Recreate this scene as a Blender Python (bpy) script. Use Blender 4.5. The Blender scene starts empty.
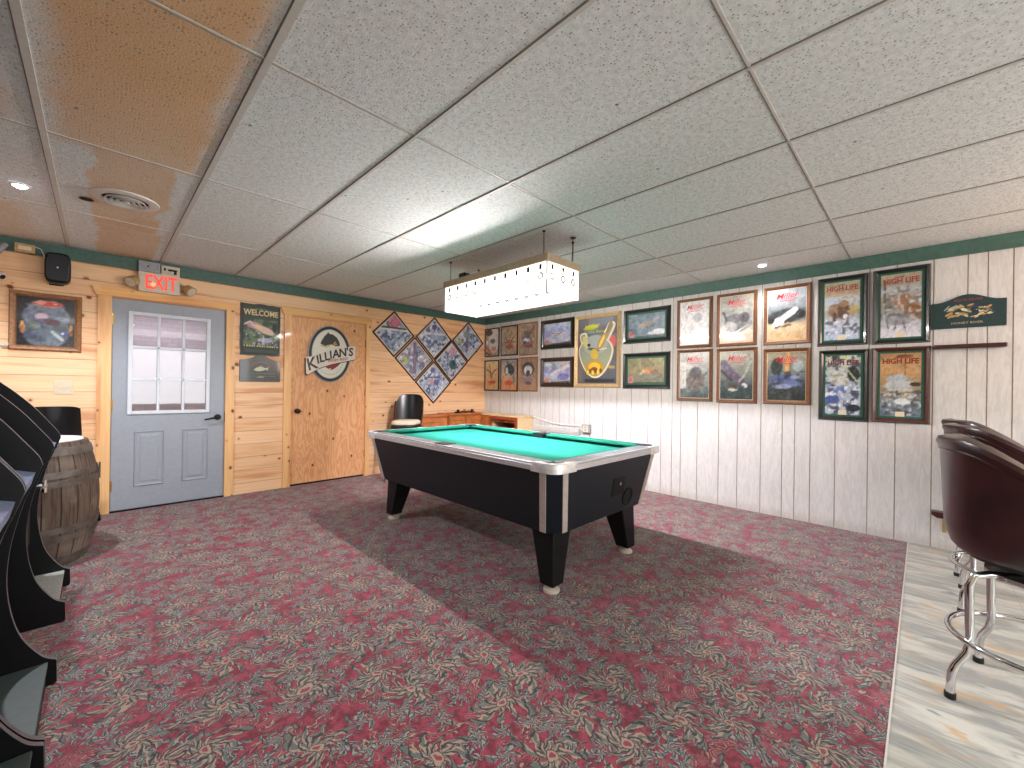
import bpy, bmesh, math, random
import numpy as np
from mathutils import Vector, Matrix
PI = math.pi
SC = bpy.context.scene
COL = SC.collection
random.seed(4)
XW, YW, HH = 4.804, 3.579, 2.357      # right wall, pine wall, ceiling height
XL, YB = -1.25, -5.2                  # the two walls out of frame

def lin(c):
    c = c / 255.0
    return c / 12.92 if c <= .04045 else ((c + .055) / 1.055) ** 2.4
def L(r, g, b): return (lin(r), lin(g), lin(b), 1.0)

# ------------------------------------------------------------------ materials
class G:
    def __init__(s, name, rough=.5, metal=0, coat=0, spec=.5):
        s.m = bpy.data.materials.new(name); s.m.use_nodes = True
        s.t = s.m.node_tree; s.b = s.t.nodes['Principled BSDF']
        s.b.inputs['Roughness'].default_value = rough
        s.b.inputs['Metallic'].default_value = metal
        s.b.inputs['Coat Weight'].default_value = coat
        s.b.inputs['Coat Roughness'].default_value = .05
        s.b.inputs['Specular IOR Level'].default_value = spec
    def put(s, sock, v):
        if isinstance(v, bpy.types.NodeSocket): s.t.links.new(v, sock)
        elif v is not None:
            try: sock.default_value = v
            except Exception: sock.default_value = (v, v, v)
    def n(s, typ, **kw):
        n = s.t.nodes.new(typ)
        for k, v in kw.items(): setattr(n, k, v)
        return n
    def M(s, op, *a, clamp=False):
        n = s.n('ShaderNodeMath', operation=op, use_clamp=clamp)
        for i, v in enumerate(a): s.put(n.inputs[i], v)
        return n.outputs[0]
    def V(s, op, *a):
        n = s.n('ShaderNodeVectorMath', operation=op)
        for i, v in enumerate(a): s.put(n.inputs[i], v)
        return n.outputs['Value'] if op in ('LENGTH', 'DISTANCE', 'DOT_PRODUCT') else n.outputs[0]
    def S(s, v, k):
        n = s.n('ShaderNodeVectorMath', operation='SCALE')
        s.put(n.inputs[0], v); n.inputs['Scale'].default_value = k; return n.outputs[0]
    def mix(s, f, a, b, typ='MIX'):
        n = s.n('ShaderNodeMix', data_type='RGBA', blend_type=typ)
        s.put(n.inputs[0], f); s.put(n.inputs[6], a); s.put(n.inputs[7], b)
        return n.outputs[2]
    def ramp(s, f, lo, hi):      # smooth 0..1 between lo and hi
        n = s.n('ShaderNodeMapRange', interpolation_type='SMOOTHSTEP')
        s.put(n.inputs[0], f); s.put(n.inputs[1], lo); s.put(n.inputs[2], hi)
        return n.outputs[0]
    def noise(s, v, scale, detail=3, rough=.55, dist=0, dim='3D'):
        n = s.n('ShaderNodeTexNoise', noise_dimensions=dim)
        s.put(n.inputs['Vector'], v); n.inputs['Scale'].default_value = scale
        n.inputs['Detail'].default_value = detail; n.inputs['Roughness'].default_value = rough
        n.inputs['Distortion'].default_value = dist
        return n.outputs[0]
    def vor(s, v, scale, rand=1, dim='3D', feat='F1'):
        n = s.n('ShaderNodeTexVoronoi', voronoi_dimensions=dim, feature=feat)
        s.put(n.inputs['Vector'], v); n.inputs['Scale'].default_value = scale
        n.inputs['Randomness'].default_value = rand
        return n
    def xyz(s, v):
        n = s.n('ShaderNodeSeparateXYZ'); s.put(n.inputs[0], v); return n.outputs
    def comb(s, x, y, z):
        n = s.n('ShaderNodeCombineXYZ')
        for i, v in enumerate((x, y, z)): s.put(n.inputs[i], v)
        return n.outputs[0]
    def pos(s): return s.n('ShaderNodeNewGeometry').outputs['Position']
    def obj(s): return s.n('ShaderNodeTexCoord').outputs['Object']
    def wn(s, v, dim='3D'):
        n = s.n('ShaderNodeTexWhiteNoise', noise_dimensions=dim)
        s.put(n.inputs['W' if dim == '1D' else 'Vector'], v); return n.outputs[0]
    def color(s, c): s.put(s.b.inputs['Base Color'], c); return s
    def bump(s, h, st=.3, d=.01):
        n = s.n('ShaderNodeBump'); n.inputs['Strength'].default_value = st; n.inputs['Distance'].default_value = d
        s.put(n.inputs['Height'], h); s.t.links.new(n.outputs[0], s.b.inputs['Normal'])
    def emit(s, c, st):
        s.put(s.b.inputs['Emission Color'], c); s.b.inputs['Emission Strength'].default_value = st

def plain(name, rgb, rough=.5, metal=0, coat=0, var=.12, scale=30, bump=0, spec=.5):
    g = G(name, rough, metal, coat, spec)
    nz = g.noise(g.obj(), scale)
    c = L(*rgb); d = tuple(x * (1 - var) for x in c[:3]) + (1,); e = tuple(min(1, x * (1 + var)) for x in c[:3]) + (1,)
    g.color(g.mix(g.ramp(nz, .3, .7), d, e))
    if bump: g.bump(nz, bump, .004)
    return g.m

def mat_print(name, rough=.3, coat=1.0):
    g = G(name, rough, 0, coat)
    a = g.n('ShaderNodeAttribute', attribute_name='Col')
    g.color(a.outputs['Color']); return g.m

def mat_carpet():
    g = G('carpet', .95, spec=.1)
    p = g.pos()
    wob = g.n('ShaderNodeTexNoise', noise_dimensions='2D'); g.put(wob.inputs['Vector'], p)
    wob.inputs['Scale'].default_value = 7; wob.inputs['Detail'].default_value = 3
    w = g.S(g.V('SUBTRACT', wob.outputs['Color'], (.5, .5, .5)), .07)
    w2 = g.n('ShaderNodeTexNoise', noise_dimensions='2D'); g.put(w2.inputs['Vector'], p)
    w2.inputs['Scale'].default_value = 34; w2.inputs['Detail'].default_value = 2
    q = g.V('ADD', g.V('ADD', p, w), g.S(g.V('SUBTRACT', w2.outputs['Color'], (.5, .5, .5)), .022))
    base = g.mix(g.ramp(g.noise(p, 22, 4, .7, dim='2D'), .38, .62), L(112, 32, 50), L(152, 56, 76))
    sage, pale, beige, dark = L(94, 108, 102), L(150, 154, 150), L(168, 146, 128), L(52, 50, 54)
    col = base
    def motif(col, cell, rand, n, r0, amp, swirl, off, ca, cb, ring):
        qs = g.V('ADD', g.S(q, 1 / cell), off)
        v = g.vor(qs, 1, rand, '2D')
        d = g.xyz(g.V('SUBTRACT', qs, v.outputs['Position']))
        r = v.outputs['Distance']
        an = g.M('ARCTAN2', d[1], d[0])
        ph = g.M('MULTIPLY', g.xyz(v.outputs['Color'])[0], 6.28)
        a2 = g.M('ADD', g.M('ADD', g.M('MULTIPLY', an, float(n)), g.M('MULTIPLY', r, swirl)), ph)
        a3 = g.M('SINE', g.M('ADD', g.M('MULTIPLY', an, 3.0), ph))
        f = g.M('ADD', g.M('ADD', r0, g.M('MULTIPLY', g.M('SINE', a2), amp)), g.M('MULTIPLY', a3, amp * .55))
        e = g.M('SUBTRACT', f, r)
        inner = g.M('SINE', g.M('ADD', g.M('MULTIPLY', a2, 2.0), 1.2))
        leaf = g.mix(g.ramp(inner, -.2, .3), ca, cb)
        leaf = g.mix(g.ramp(g.M('SINE', g.M('ADD', g.M('MULTIPLY', r, 30.0), a2)), .5, .8), leaf, dark)
        col = g.mix(g.ramp(e, -.03, -.012), col, dark)
        col = g.mix(g.ramp(e, .0, .02), col, leaf)
        if ring:
            col = g.mix(g.ramp(r, .10, .085), col, dark)
            col = g.mix(g.ramp(r, .085, .07), col, beige)
            col = g.mix(g.ramp(r, .045, .035), col, L(140, 60, 72))
        return col
    # curling stems between the blooms
    cn = g.noise(q, 6.5, 2, .5, 1.6, '2D')
    st = g.M('ABSOLUTE', g.M('SINE', g.M('MULTIPLY', cn, 44.0)))
    msk = g.ramp(g.noise(p, 9, 2, dim='2D'), .47, .53)
    col = g.mix(g.M('MULTIPLY', g.ramp(st, .52, .38), msk), col, dark)
    col = g.mix(g.M('MULTIPLY', g.ramp(st, .34, .22), msk), col, beige)
    col = motif(col, .105, .95, 6, .30, .24, 10.0, (3.3, 1.7, 0), sage, pale, False)
    col = motif(col, .245, .62, 9, .29, .17, 13.0, (.2, .4, 0), sage, beige, True)
    fz = g.noise(p, 260, 2, .7, dim='2D')
    col = g.mix(g.M('MULTIPLY', g.ramp(fz, .35, .65), .3), col, L(70, 52, 60))
    g.color(col)
    g.bump(fz, .5, .004)
    g.b.inputs['Sheen Weight'].default_value = .22
    g.b.inputs['Sheen Roughness'].default_value = .5
    return g.m

def mat_vinyl_floor():
    g = G('stone_floor', .38)
    p = g.pos(); x, y, z = g.xyz(p)
    n1 = g.noise(g.comb(g.M('MULTIPLY', x, 3.6), g.M('MULTIPLY', y, .9), 0.0), 3.0, 5, .6, .8)
    n2 = g.noise(g.comb(g.M('MULTIPLY', x, 4.4), g.M('MULTIPLY', y, 1.1), 3.0), 3.4, 4, .6, .8)
    c = g.mix(g.ramp(n1, .38, .62), L(150, 152, 148), L(196, 196, 186))
    c = g.mix(g.ramp(n2, .56, .7), c, L(190, 160, 124))
    c = g.mix(g.ramp(n2, .4, .3), c, L(132, 140, 140))
    fx = g.M('ABSOLUTE', g.M('SUBTRACT', g.M('FRACT', g.M('DIVIDE', g.M('ADD', x, 20.23), .61)), .5))
    fy = g.M('ABSOLUTE', g.M('SUBTRACT', g.M('FRACT', g.M('DIVIDE', g.M('ADD', y, 20.07), .61)), .5))
    gr = g.ramp(g.M('MINIMUM', fx, fy), .004, .002)
    g.color(g.mix(g.M('MULTIPLY', gr, .35), c, L(120, 112, 98)))
    return g.m

def mat_ceiling():
    g = G('ceiling_tile', .9, spec=.2)
    p = g.pos(); x, y, z = g.xyz(p)
    base = g.mix(g.ramp(g.noise(p, 40, 3, dim='2D'), .3, .7), L(212, 216, 216), L(228, 232, 232))
    # water stains on the two tile rows by the side door: brown with clean edges where tiles were changed
    wob = g.M('MULTIPLY', g.M('SUBTRACT', g.noise(p, 3.5, 4, .6, dim='2D'), .5), .14)
    def box(x0, x1, y0, y1, s=.05):
        a = g.M('MINIMUM', g.M('SUBTRACT', g.M('ADD', x, wob), x0), g.M('SUBTRACT', x1, g.M('ADD', x, wob)))
        b = g.M('MINIMUM', g.M('SUBTRACT', g.M('ADD', y, wob), y0), g.M('SUBTRACT', y1, g.M('ADD', y, wob)))
        return g.ramp(g.M('MINIMUM', a, b), 0.0, s)
    s1 = box(-.02, .62, -1.6, 1.32, .12)
    s2 = box(.14, .50, 1.2, 2.62, .03)
    s3 = box(.16, .56, 2.60, 3.7, .03)
    s4 = box(-1.2, -.09, 2.47, 3.7, .15)
    s5 = box(-.30, -.02, -1.2, 1.3, .15)
    dk = g.ramp(g.noise(p, 2.2, 3, dim='2D'), .35, .65)
    brown = g.mix(dk, L(222, 200, 174), L(218, 188, 154))
    deep = g.ramp(y, 1.6, .3)
    brown = g.mix(g.M('MULTIPLY', deep, .75), brown, L(224, 172, 118))
    strk = g.ramp(g.noise(g.comb(g.M('MULTIPLY', x, 6.0), y, 0.0), 2.0, 2, dim='2D'), .62, .66)
    m = g.M('MAXIMUM', g.M('MAXIMUM', s1, s2), g.M('MAXIMUM', g.M('MULTIPLY', s3, .9), g.M('MULTIPLY', g.M('MAXIMUM', s4, s5), .6)))
    c = g.mix(g.M('MULTIPLY', m, .92), base, brown)
    v = g.vor(p, 85, 1, '2D')
    sz = g.M('MULTIPLY', g.M('POWER', g.xyz(v.outputs['Color'])[0], 3.0), .30)
    pin = g.ramp(v.outputs['Distance'], g.M('ADD', sz, .08), sz)
    v2 = g.vor(p, 230, 1, '2D')
    pin2 = g.ramp(v2.outputs['Distance'], .26, .12)
    c = g.mix(g.M('MULTIPLY', pin, .62), c, L(104, 96, 86))
    c = g.mix(g.M('MULTIPLY', pin2, .32), c, L(110, 104, 94))
    v3 = g.vor(p, 1.3, 1, '2D')
    c = g.mix(g.M('MULTIPLY', g.ramp(v3.outputs['Distance'], .012, .006), .8), c, L(60, 54, 50))
    g.color(c)
    g.bump(g.M('ADD', g.noise(p, 120, 3, dim='2D'), g.M('MULTIPLY', pin, -1.0)), .35, .004)
    return g.m

def mat_pine(name='knotty_pine', horiz=True, h=.142, seg=2.7, kh=.142, tones=((240, 200, 156), (228, 174, 124)), knot=True, obj=False):
    g = G(name, .5, coat=.05)
    p = g.obj() if obj else g.pos(); x, y, z = g.xyz(p)
    if horiz: a, b = g.M('ADD', x, y), z
    else: a, b = z, g.M('ADD', x, y)
    row = g.M('FLOOR', g.M('DIVIDE', g.M('ADD', b, 5.0), h))
    rr = g.wn(row, '1D')
    a2 = g.M('ADD', a, g.M('MULTIPLY', rr, 9.0))
    sgm = g.M('FLOOR', g.M('DIVIDE', a2, seg))
    rnd = g.wn(g.comb(row, sgm, 0.0))
    gv = g.comb(g.M('MULTIPLY', a2, 1.2), g.M('MULTIPLY', b, 26.0), g.M('MULTIPLY', rnd, 20.0))
    gn = g.noise(gv, 1.5, 4, .6, .8)
    c = g.mix(g.ramp(gn, .3, .7), L(*tones[0]), L(*tones[1]))
    c = g.mix(g.M('MULTIPLY', g.ramp(rnd, .25, .95), .5), c, L(244, 210, 168))
    ht = g.noise(g.comb(g.M('MULTIPLY', a2, .8), g.M('MULTIPLY', b, 7.0), rnd), 1.2, 2)
    c = g.mix(g.M('MULTIPLY', g.ramp(ht, .55, .70), .62), c, L(200, 124, 72))
    if knot:
        kv = g.comb(g.M('MULTIPLY', a2, 6.6), g.M('MULTIPLY', b, 1 / kh), g.M('MULTIPLY', rnd, 3.0))
        v = g.vor(kv, 1, .9, '2D')
        ks = g.M('MULTIPLY', g.xyz(v.outputs['Color'])[1], .11)
        on = g.ramp(g.xyz(v.outputs['Color'])[0], .80, .81)
        c = g.mix(g.M('MULTIPLY', g.M('MULTIPLY', g.ramp(v.outputs['Distance'], g.M('ADD', ks, .14), ks), on), .55), c, L(190, 112, 60))
        c = g.mix(g.M('MULTIPLY', g.ramp(v.outputs['Distance'], g.M('ADD', ks, .03), ks), on), c, L(112, 56, 30))
    fb = g.M('FRACT', g.M('DIVIDE', g.M('ADD', b, 5.0), h))
    gro = g.ramp(g.M('MINIMUM', fb, g.M('SUBTRACT', 1.0, fb)), .03, .008)
    if h < 1: 
        c = g.mix(g.M('MULTIPLY', gro, .5), c, L(140, 84, 46))
        g.bump(g.M('SUBTRACT', g.M('MULTIPLY', gn, .1), gro), .6, .004)
    g.color(c)
    return g.m

def mat_ply():
    g = G('plywood_door', .55)
    x, y, z = g.xyz(g.obj())
    v = g.comb(g.M('MULTIPLY', x, 5.0), 0.0, g.M('MULTIPLY', z, .9))
    w = g.noise(v, 1.6, 3, .5, .6)
    band = g.M('SINE', g.M('MULTIPLY', w, 75.0))
    f = g.noise(g.comb(g.M('MULTIPLY', x, 60.0), 0.0, g.M('MULTIPLY', z, 3.0)), 1.5, 3)
    c = g.mix(g.ramp(band, -.8, .9), L(232, 178, 126), L(216, 154, 104))
    c = g.mix(g.M('MULTIPLY', g.ramp(f, .5, .75), .4), c, L(190, 124, 78))
    vv = g.vor(g.comb(g.M('MULTIPLY', x, 3.0), g.M('MULTIPLY', z, 2.2), 0.0), 1, 1, '2D')
    c = g.mix(g.ramp(vv.outputs['Distance'], .05, .025), c, L(96, 48, 26))
    g.color(c); return g.m

def mat_panel(name, rgb, dirt=.3):
    g = G(name, .55)
    p = g.pos(); x, y, z = g.xyz(p)
    gv = g.comb(g.M('MULTIPLY', y, 30.0), g.M('MULTIPLY', x, 30.0), g.M('MULTIPLY', z, 5.0))
    n = g.noise(gv, 1.3, 4, .65, 1.2)
    n2 = g.noise(p, 55, 3, .6, 1.0)
    c = L(*rgb)
    c2 = tuple(v * .86 for v in c[:3]) + (1,)
    cc = g.mix(g.ramp(n, .35, .65), c2, c)
    sp = g.vor(g.comb(g.M('MULTIPLY', y, 2.4), 0.0, g.M('MULTIPLY', z, 2.4)), 1, 1, '3D')
    cc = g.mix(g.M('MULTIPLY', g.ramp(sp.outputs['Distance'], .03, .015), .7), cc, L(110, 92, 78))
    low = g.ramp(g.M('ADD', z, g.M('MULTIPLY', n2, .12)), .16, .07)
    cc = g.mix(g.M('MULTIPLY', low, dirt), cc, L(150, 132, 116))
    g.color(cc)
    g.bump(g.M('ADD', g.M('MULTIPLY', n, .7), n2), .55, .006)
    return g.m

def mat_stave():
    g = G('barrel_oak', .75)
    x, y, z = g.xyz(g.obj())
    a = g.M('MULTIPLY', g.M('ARCTAN2', y, x), 24 / (2 * PI))
    row = g.M('FLOOR', a)
    r = g.wn(row, '1D')
    n = g.noise(g.comb(g.M('MULTIPLY', a, 3.0), r, g.M('MULTIPLY', z, 2.5)), 2.5, 5, .65)
    c = g.mix(r, L(104, 92, 80), L(78, 64, 54))
    c = g.mix(g.ramp(n, .4, .7), c, L(70, 46, 36))
    c = g.mix(g.M('MULTIPLY', g.ramp(g.noise(g.obj(), 5, 3), .5, .65), .6), c, L(126, 116, 104))
    fr = g.M('FRACT', a)
    ln = g.ramp(g.M('MINIMUM', fr, g.M('SUBTRACT', 1.0, fr)), .05, .015)
    g.color(g.mix(ln, c, L(30, 20, 16)))
    g.bump(g.M('SUBTRACT', n, ln), .7, .006)
    return g.m

MT = {}
MT['carpet'] = mat_carpet(); MT['vinyl'] = mat_vinyl_floor(); MT['ceil'] = mat_ceiling()
MT['tee_shade'] = plain('tee_shade_line', (128, 122, 114), .8)  # darker tone standing in for the shade beside the tees
MT['grid'] = plain('painted_tee', (196, 194, 188), .5, var=.05)
MT['pine'] = mat_pine(); MT['trimpine'] = mat_pine('pine_casing', False, 9, 9, .12, ((240, 190, 122), (228, 168, 98)))
MT['trimpineh'] = mat_pine('pine_head_casing', True, 9, 9, .12, ((240, 190, 122), (228, 168, 98)))
MT['ply'] = mat_ply()
MT['white'] = mat_panel('white_panelling', (206, 204, 200)); MT['groove'] = plain('panel_groove', (150, 134, 118), .7)
MT['beigewall'] = plain('painted_wall', (200, 180, 160), .7)
MT['green'] = plain('green_trim_paint', (66, 98, 88), .45)
MT['door'] = plain('blue_grey_door_paint', (152, 159, 169), .4, var=.03)
MT['doorwhite'] = plain('white_lite_frame', (212, 218, 224), .4, var=.03)
MT['black'] = plain('black_laminate', (5, 6, 7), .45, var=.1, spec=.25)
MT['blackpl'] = plain('black_vinyl', (14, 17, 20), .3, var=.1, spec=.5)
MT['tblack'] = plain('table_laminate', (17, 26, 34), .42, var=.06, spec=.35)
MT['legblack'] = plain('leg_laminate', (9, 11, 13), .5, spec=.3)
MT['alu'] = plain('brushed_aluminium', (226, 226, 230), .38, .6, var=.06, scale=80)
MT['chrome'] = plain('chrome', (214, 214, 216), .09, 1, var=.03)
MT['cast'] = plain('cast_corner', (226, 226, 226), .42, .35, var=.15, scale=25)
MT['rail'] = plain('worn_grey_rail', (122, 126, 130), .5, var=.28, scale=40)
MT['cloth'] = plain('green_billiard_cloth', (36, 122, 108), .95, var=.05, scale=300, spec=.1)
MT['cushion'] = plain('green_cushion_cloth', (24, 112, 92), .9, var=.05, scale=300, spec=.15)
MT['stripe'] = plain('silver_strip', (196, 186, 178), .4, .3, var=.08)
MT['pocket'] = plain('black_rubber', (10, 10, 11), .6)
MT['maroon'] = plain('maroon_vinyl', (46, 20, 20), .32, var=.35, scale=9, coat=.22, bump=.1)
MT['mold'] = plain('grey_edge_moulding', (78, 78, 84), .35, var=.05)
MT['cpanel'] = plain('blue_grey_control_panel', (120, 132, 160), .3, var=.12, scale=60)
MT['cpanel2'] = plain('pale_tread_plate', (158, 160, 154), .55, var=.18, scale=120)
MT['dplate'] = plain('dark_tread_plate', (52, 62, 60), .5, var=.1)
MT['screen'] = plain('monitor_glass', (8, 9, 12), .08, coat=1)
MT['stave'] = mat_stave()
MT['hoop'] = plain('weathered_hoop', (96, 90, 84), .6, .3, var=.3, scale=14)
MT['lid'] = plain('white_barrel_lid', (214, 214, 212), .5, var=.05)
MT['brass'] = plain('brass', (168, 140, 84), .35, .9)
MT['bronze'] = plain('dark_bronze', (40, 34, 30), .3, .8)
MT['ivory'] = plain('ivory_plastic', (214, 200, 172), .4, var=.04)
MT['tan'] = plain('tan_plastic', (176, 148, 102), .5)
MT['beige'] = plain('beige_housing', (206, 196, 178), .5, var=.06)
MT['greybox'] = plain('grey_steel', (146, 150, 152), .5, .2)
MT['fbrown'] = plain('walnut_frame', (110, 72, 46), .35, var=.25, scale=50, coat=.3)
MT['fdark'] = plain('dark_frame', (58, 34, 24), .35, var=.2, scale=50, coat=.3)
MT['fred'] = plain('red_brown_frame', (70, 34, 26), .35, var=.2, scale=50, coat=.3)
MT['fblack'] = plain('black_green_frame', (18, 26, 26), .3, var=.2, coat=.4)
MT['fgold'] = plain('gilt_frame', (206, 178, 130), .38, .25, var=.2, scale=60)
MT['fpine'] = plain('pine_frame', (116, 74, 48), .4, var=.2, scale=50)
MT['fgrey'] = plain('weathered_frame', (150, 108, 72), .5, var=.25, scale=50)
MT['print'] = mat_print('framed_mirror_print', .28, 1.0)
MT['matte'] = mat_print('painted_board', .6, .1)
MT['honey'] = plain('honey_wood', (184, 110, 56), .4, var=.2, scale=12)
MT['honeyd'] = plain('red_brown_wood', (140, 66, 34), .45, var=.25, scale=12)
MT['cream'] = plain('cream_panel', (222, 194, 150), .5, var=.08)
MT['creamc'] = plain('cream_cushion', (222, 208, 182), .8, var=.06)
MT['cue'] = plain('dark_cherry', (58, 20, 16), .35, var=.25, scale=20)
MT['chain'] = plain('dark_chain', (70, 66, 60), .4, .7)
MT['lamprim'] = plain('lamp_rim_board', (170, 152, 126), .5, var=.08)
MT['vent'] = plain('vent_enamel', (206, 202, 196), .45, var=.05)
MT['dark'] = plain('dark_void', (10, 10, 10), .9)
MT['cable'] = plain('white_cable', (222, 216, 206), .5)
g = G('whitewashed_brick', .8)
_x, _y, _z = g.xyz(g.obj())
bt = g.n('ShaderNodeTexBrick'); g.put(bt.inputs['Vector'], g.comb(_x, _z, 0.0)); bt.inputs['Scale'].default_value = 5
bt.inputs['Color1'].default_value = L(214, 190, 190); bt.inputs['Color2'].default_value = L(196, 178, 184); bt.inputs['Mortar'].default_value = L(180, 176, 190)
g.color(bt.outputs['Color']); MT['brick'] = g.m
MT['porchblue'] = plain('violet_porch_ceiling', (120, 124, 156), .7)
g = G('window_glass', .02); g.b.inputs['Transmission Weight'].default_value = 0
gl = g.n('ShaderNodeBsdfGlossy'); gl.inputs['Roughness'].default_value = .02
tr = g.n('ShaderNodeBsdfTransparent'); mx = g.n('ShaderNodeMixShader'); mx.inputs[0].default_value = .05
g.t.links.new(tr.outputs[0], mx.inputs[1]); g.t.links.new(gl.outputs[0], mx.inputs[2])
g.t.links.new(mx.outputs[0], g.t.nodes['Material Output'].inputs['Surface']); MT['glass'] = g.m
def emitter(name, rgb, st):
    g = G(name); g.color((0, 0, 0, 1)); g.emit(L(*rgb), st); return g.m
MT['tube'] = emitter('lamp_tube', (250, 244, 250), 1900)
MT['led'] = emitter('downlight_lens', (236, 240, 255), 40)
MT['exitred'] = emitter('exit_letters', (255, 70, 56), 1.25)
MT['exitamber'] = emitter('exit_bulb', (255, 200, 140), 1.0)
# lit plastic shade of the table lamp: glows, and lets part of the tube light straight through
g = G('lit_shade_panel', .4)
at = g.n('ShaderNodeAttribute', attribute_name='Col')
em = g.n('ShaderNodeEmission'); g.put(em.inputs[0], at.outputs['Color']); em.inputs[1].default_value = 3.0
tr = g.n('ShaderNodeBsdfTransparent'); g.put(tr.inputs[0], at.outputs['Color'])
mx = g.n('ShaderNodeMixShader'); mx.inputs[0].default_value = .45
g.t.links.new(em.outputs[0], mx.inputs[1]); g.t.links.new(tr.outputs[0], mx.inputs[2])
g.t.links.new(mx.outputs[0], g.t.nodes['Material Output'].inputs['Surface']); MT['shade'] = g.m

# ------------------------------------------------------------------ mesh helpers
class MB:
    def __init__(s): s.v = []; s.f = []; s.m = []; s.c = []; s.hascol = False
    def add(s, vs, fs, mi=0, col=None):
        o = len(s.v); s.v += [tuple(v) for v in vs]
        s.f += [tuple(i + o for i in f) for f in fs]; s.m += ([mi] * len(fs) if isinstance(mi, int) else list(mi))
        if col is None: col = (1, 1, 1, 1)
        s.c += ([col] * len(vs) if len(col) == 4 and not hasattr(col[0], '__len__') else list(col))
        return s
    def box(s, x0, x1, y0, y1, z0, z1, mi=0, col=None):
        return s.add([(x0, y0, z0), (x1, y0, z0), (x1, y1, z0), (x0, y1, z0), (x0, y0, z1), (x1, y0, z1), (x1, y1, z1), (x0, y1, z1)],
              [(3, 2, 1, 0), (4, 5, 6, 7), (0, 1, 5, 4), (1, 2, 6, 5), (2, 3, 7, 6), (3, 0, 4, 7)], mi, col)
    def frustum(s, b, t, z0, z1, mi=0):   # b, t = (x0,x1,y0,y1)
        return s.add([(b[0], b[2], z0), (b[1], b[2], z0), (b[1], b[3], z0), (b[0], b[3], z0), (t[0], t[2], z1), (t[1], t[2], z1), (t[1], t[3], z1), (t[0], t[3], z1)],
              [(3, 2, 1, 0), (4, 5, 6, 7), (0, 1, 5, 4), (1, 2, 6, 5), (2, 3, 7, 6), (3, 0, 4, 7)], mi)
    def prism(s, pts, a, b, axis='y', mi=0, side=None, col=None):
        n = len(pts)
        def P(p, t):
            if axis == 'y': return (p[0], t, p[1])
            if axis == 'z': return (p[0], p[1], t)
            return (t, p[0], p[1])
        vs = [P(p, a) for p in pts] + [P(p, b) for p in pts]
        fs = [tuple(range(n)), tuple(range(2 * n - 1, n - 1, -1))] + [(i, i + n, (i + 1) % n + n, (i + 1) % n) for i in range(n)]
        return s.add(vs, fs, [mi, mi] + [mi if side is None else side] * n, col)
    def loft(s, rings, mi=0, cap=True, close=True):
        n = len(rings[0]); vs = [p for r in rings for p in r]; fs = []
        for k in range(len(rings) - 1):
            for i in range(n if close else n - 1):
                j = (i + 1) % n
                fs.append((k * n + i, k * n + j, (k + 1) * n + j, (k + 1) * n + i))
        if cap: fs += [tuple(range(n - 1, -1, -1)), tuple(range((len(rings) - 1) * n, len(rings) * n))]
        return s.add(vs, fs, mi)
    def tube(s, path, r, seg=10, mi=0, cap=True, closed=False):
        P = [Vector(p) for p in path]; rings = []; n = len(P)
        up = None
        for i, p in enumerate(P):
            if closed: t = (P[(i + 1) % n] - P[i - 1]).normalized()
            else: t = (P[min(i + 1, n - 1)] - P[max(i - 1, 0)]).normalized()
            if up is None: up = Vector((0, 0, 1)) if abs(t.z) < .9 else Vector((1, 0, 0))
            a = t.cross(up).normalized(); b = a.cross(t).normalized(); up = b
            rr = r[i] if hasattr(r, '__len__') else r
            rings.append([p + a * math.cos(2 * PI * k / seg) * rr + b * math.sin(2 * PI * k / seg) * rr for k in range(seg)])
        if closed: rings.append(rings[0])
        return s.loft(rings, mi, cap and not closed)
    def lathe(s, prof, c=(0, 0, 0), seg=32, mi=0, axis='z', cap=True):
        rings = []
        for r, h in prof:
            ring = []
            for k in range(seg):
                a = 2 * PI * k / seg; u, v = r * math.cos(a), r * math.sin(a)
                q = (u, v, h) if axis == 'z' else ((u, h, v) if axis == 'y' else (h, u, v))
                ring.append((c[0] + q[0], c[1] + q[1], c[2] + q[2]))
            rings.append(ring)
        return s.loft(rings, mi, cap)
    def grid(s, cv, x0, x1, z0, z1, y, mi=0, tri=None):
        H, W = cv.shape[:2]
        xs = np.linspace(x0, x1, W); zs = np.linspace(z0, z1, H)
        vs = [(xs[i], y, zs[j]) for j in range(H) for i in range(W)]
        fs = [(j * W + i, j * W + i + 1, (j + 1) * W + i + 1, (j + 1) * W + i) for j in range(H - 1) for i in range(W - 1)]
        lc = np.where(cv <= .04045, cv / 12.92, ((np.clip(cv, 0, 1) + .055) / 1.055) ** 2.4)
        cols = [(float(c[0]), float(c[1]), float(c[2]), 1.0) for c in lc.reshape(-1, 3)]
        return s.add(vs, fs, mi, cols)
    def text(s, txt, size, x, z, y, rgb, shear=0, ang=0, bold=0, mi=0, fit=None, sx=1, depth=.0006):
        vs, fs = text_mesh(txt, size, shear, bold)
        if fit:
            w = max(v[0] for v in vs) - min(v[0] for v in vs); sx = fit / w
        ca, sa = math.cos(ang), math.sin(ang)
        out = [(x + (v[0] * sx) * ca - v[1] * sa, y, z + (v[0] * sx) * sa + v[1] * ca) for v in vs]
        return s.add(out, fs, mi, L(*rgb))
    def build(s, name, mats, parent=None, smooth=False, bevel=0, seg=2, loc=None, flip=True):
        me = bpy.data.meshes.new(name); me.from_pydata([tuple(map(float, v)) for v in s.v], [], s.f)
        if not isinstance(mats, (list, tuple)): mats = [mats]
        for m in mats: me.materials.append(MT[m] if isinstance(m, str) else m)
        me.polygons.foreach_set('material_index', s.m)
        ca = me.color_attributes.new('Col', 'FLOAT_COLOR', 'POINT')
        ca.data.foreach_set('color', [x for c in s.c for x in c])
        if flip:
            bm = bmesh.new(); bm.from_mesh(me); bmesh.ops.recalc_face_normals(bm, faces=bm.faces); bm.to_mesh(me); bm.free()
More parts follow.
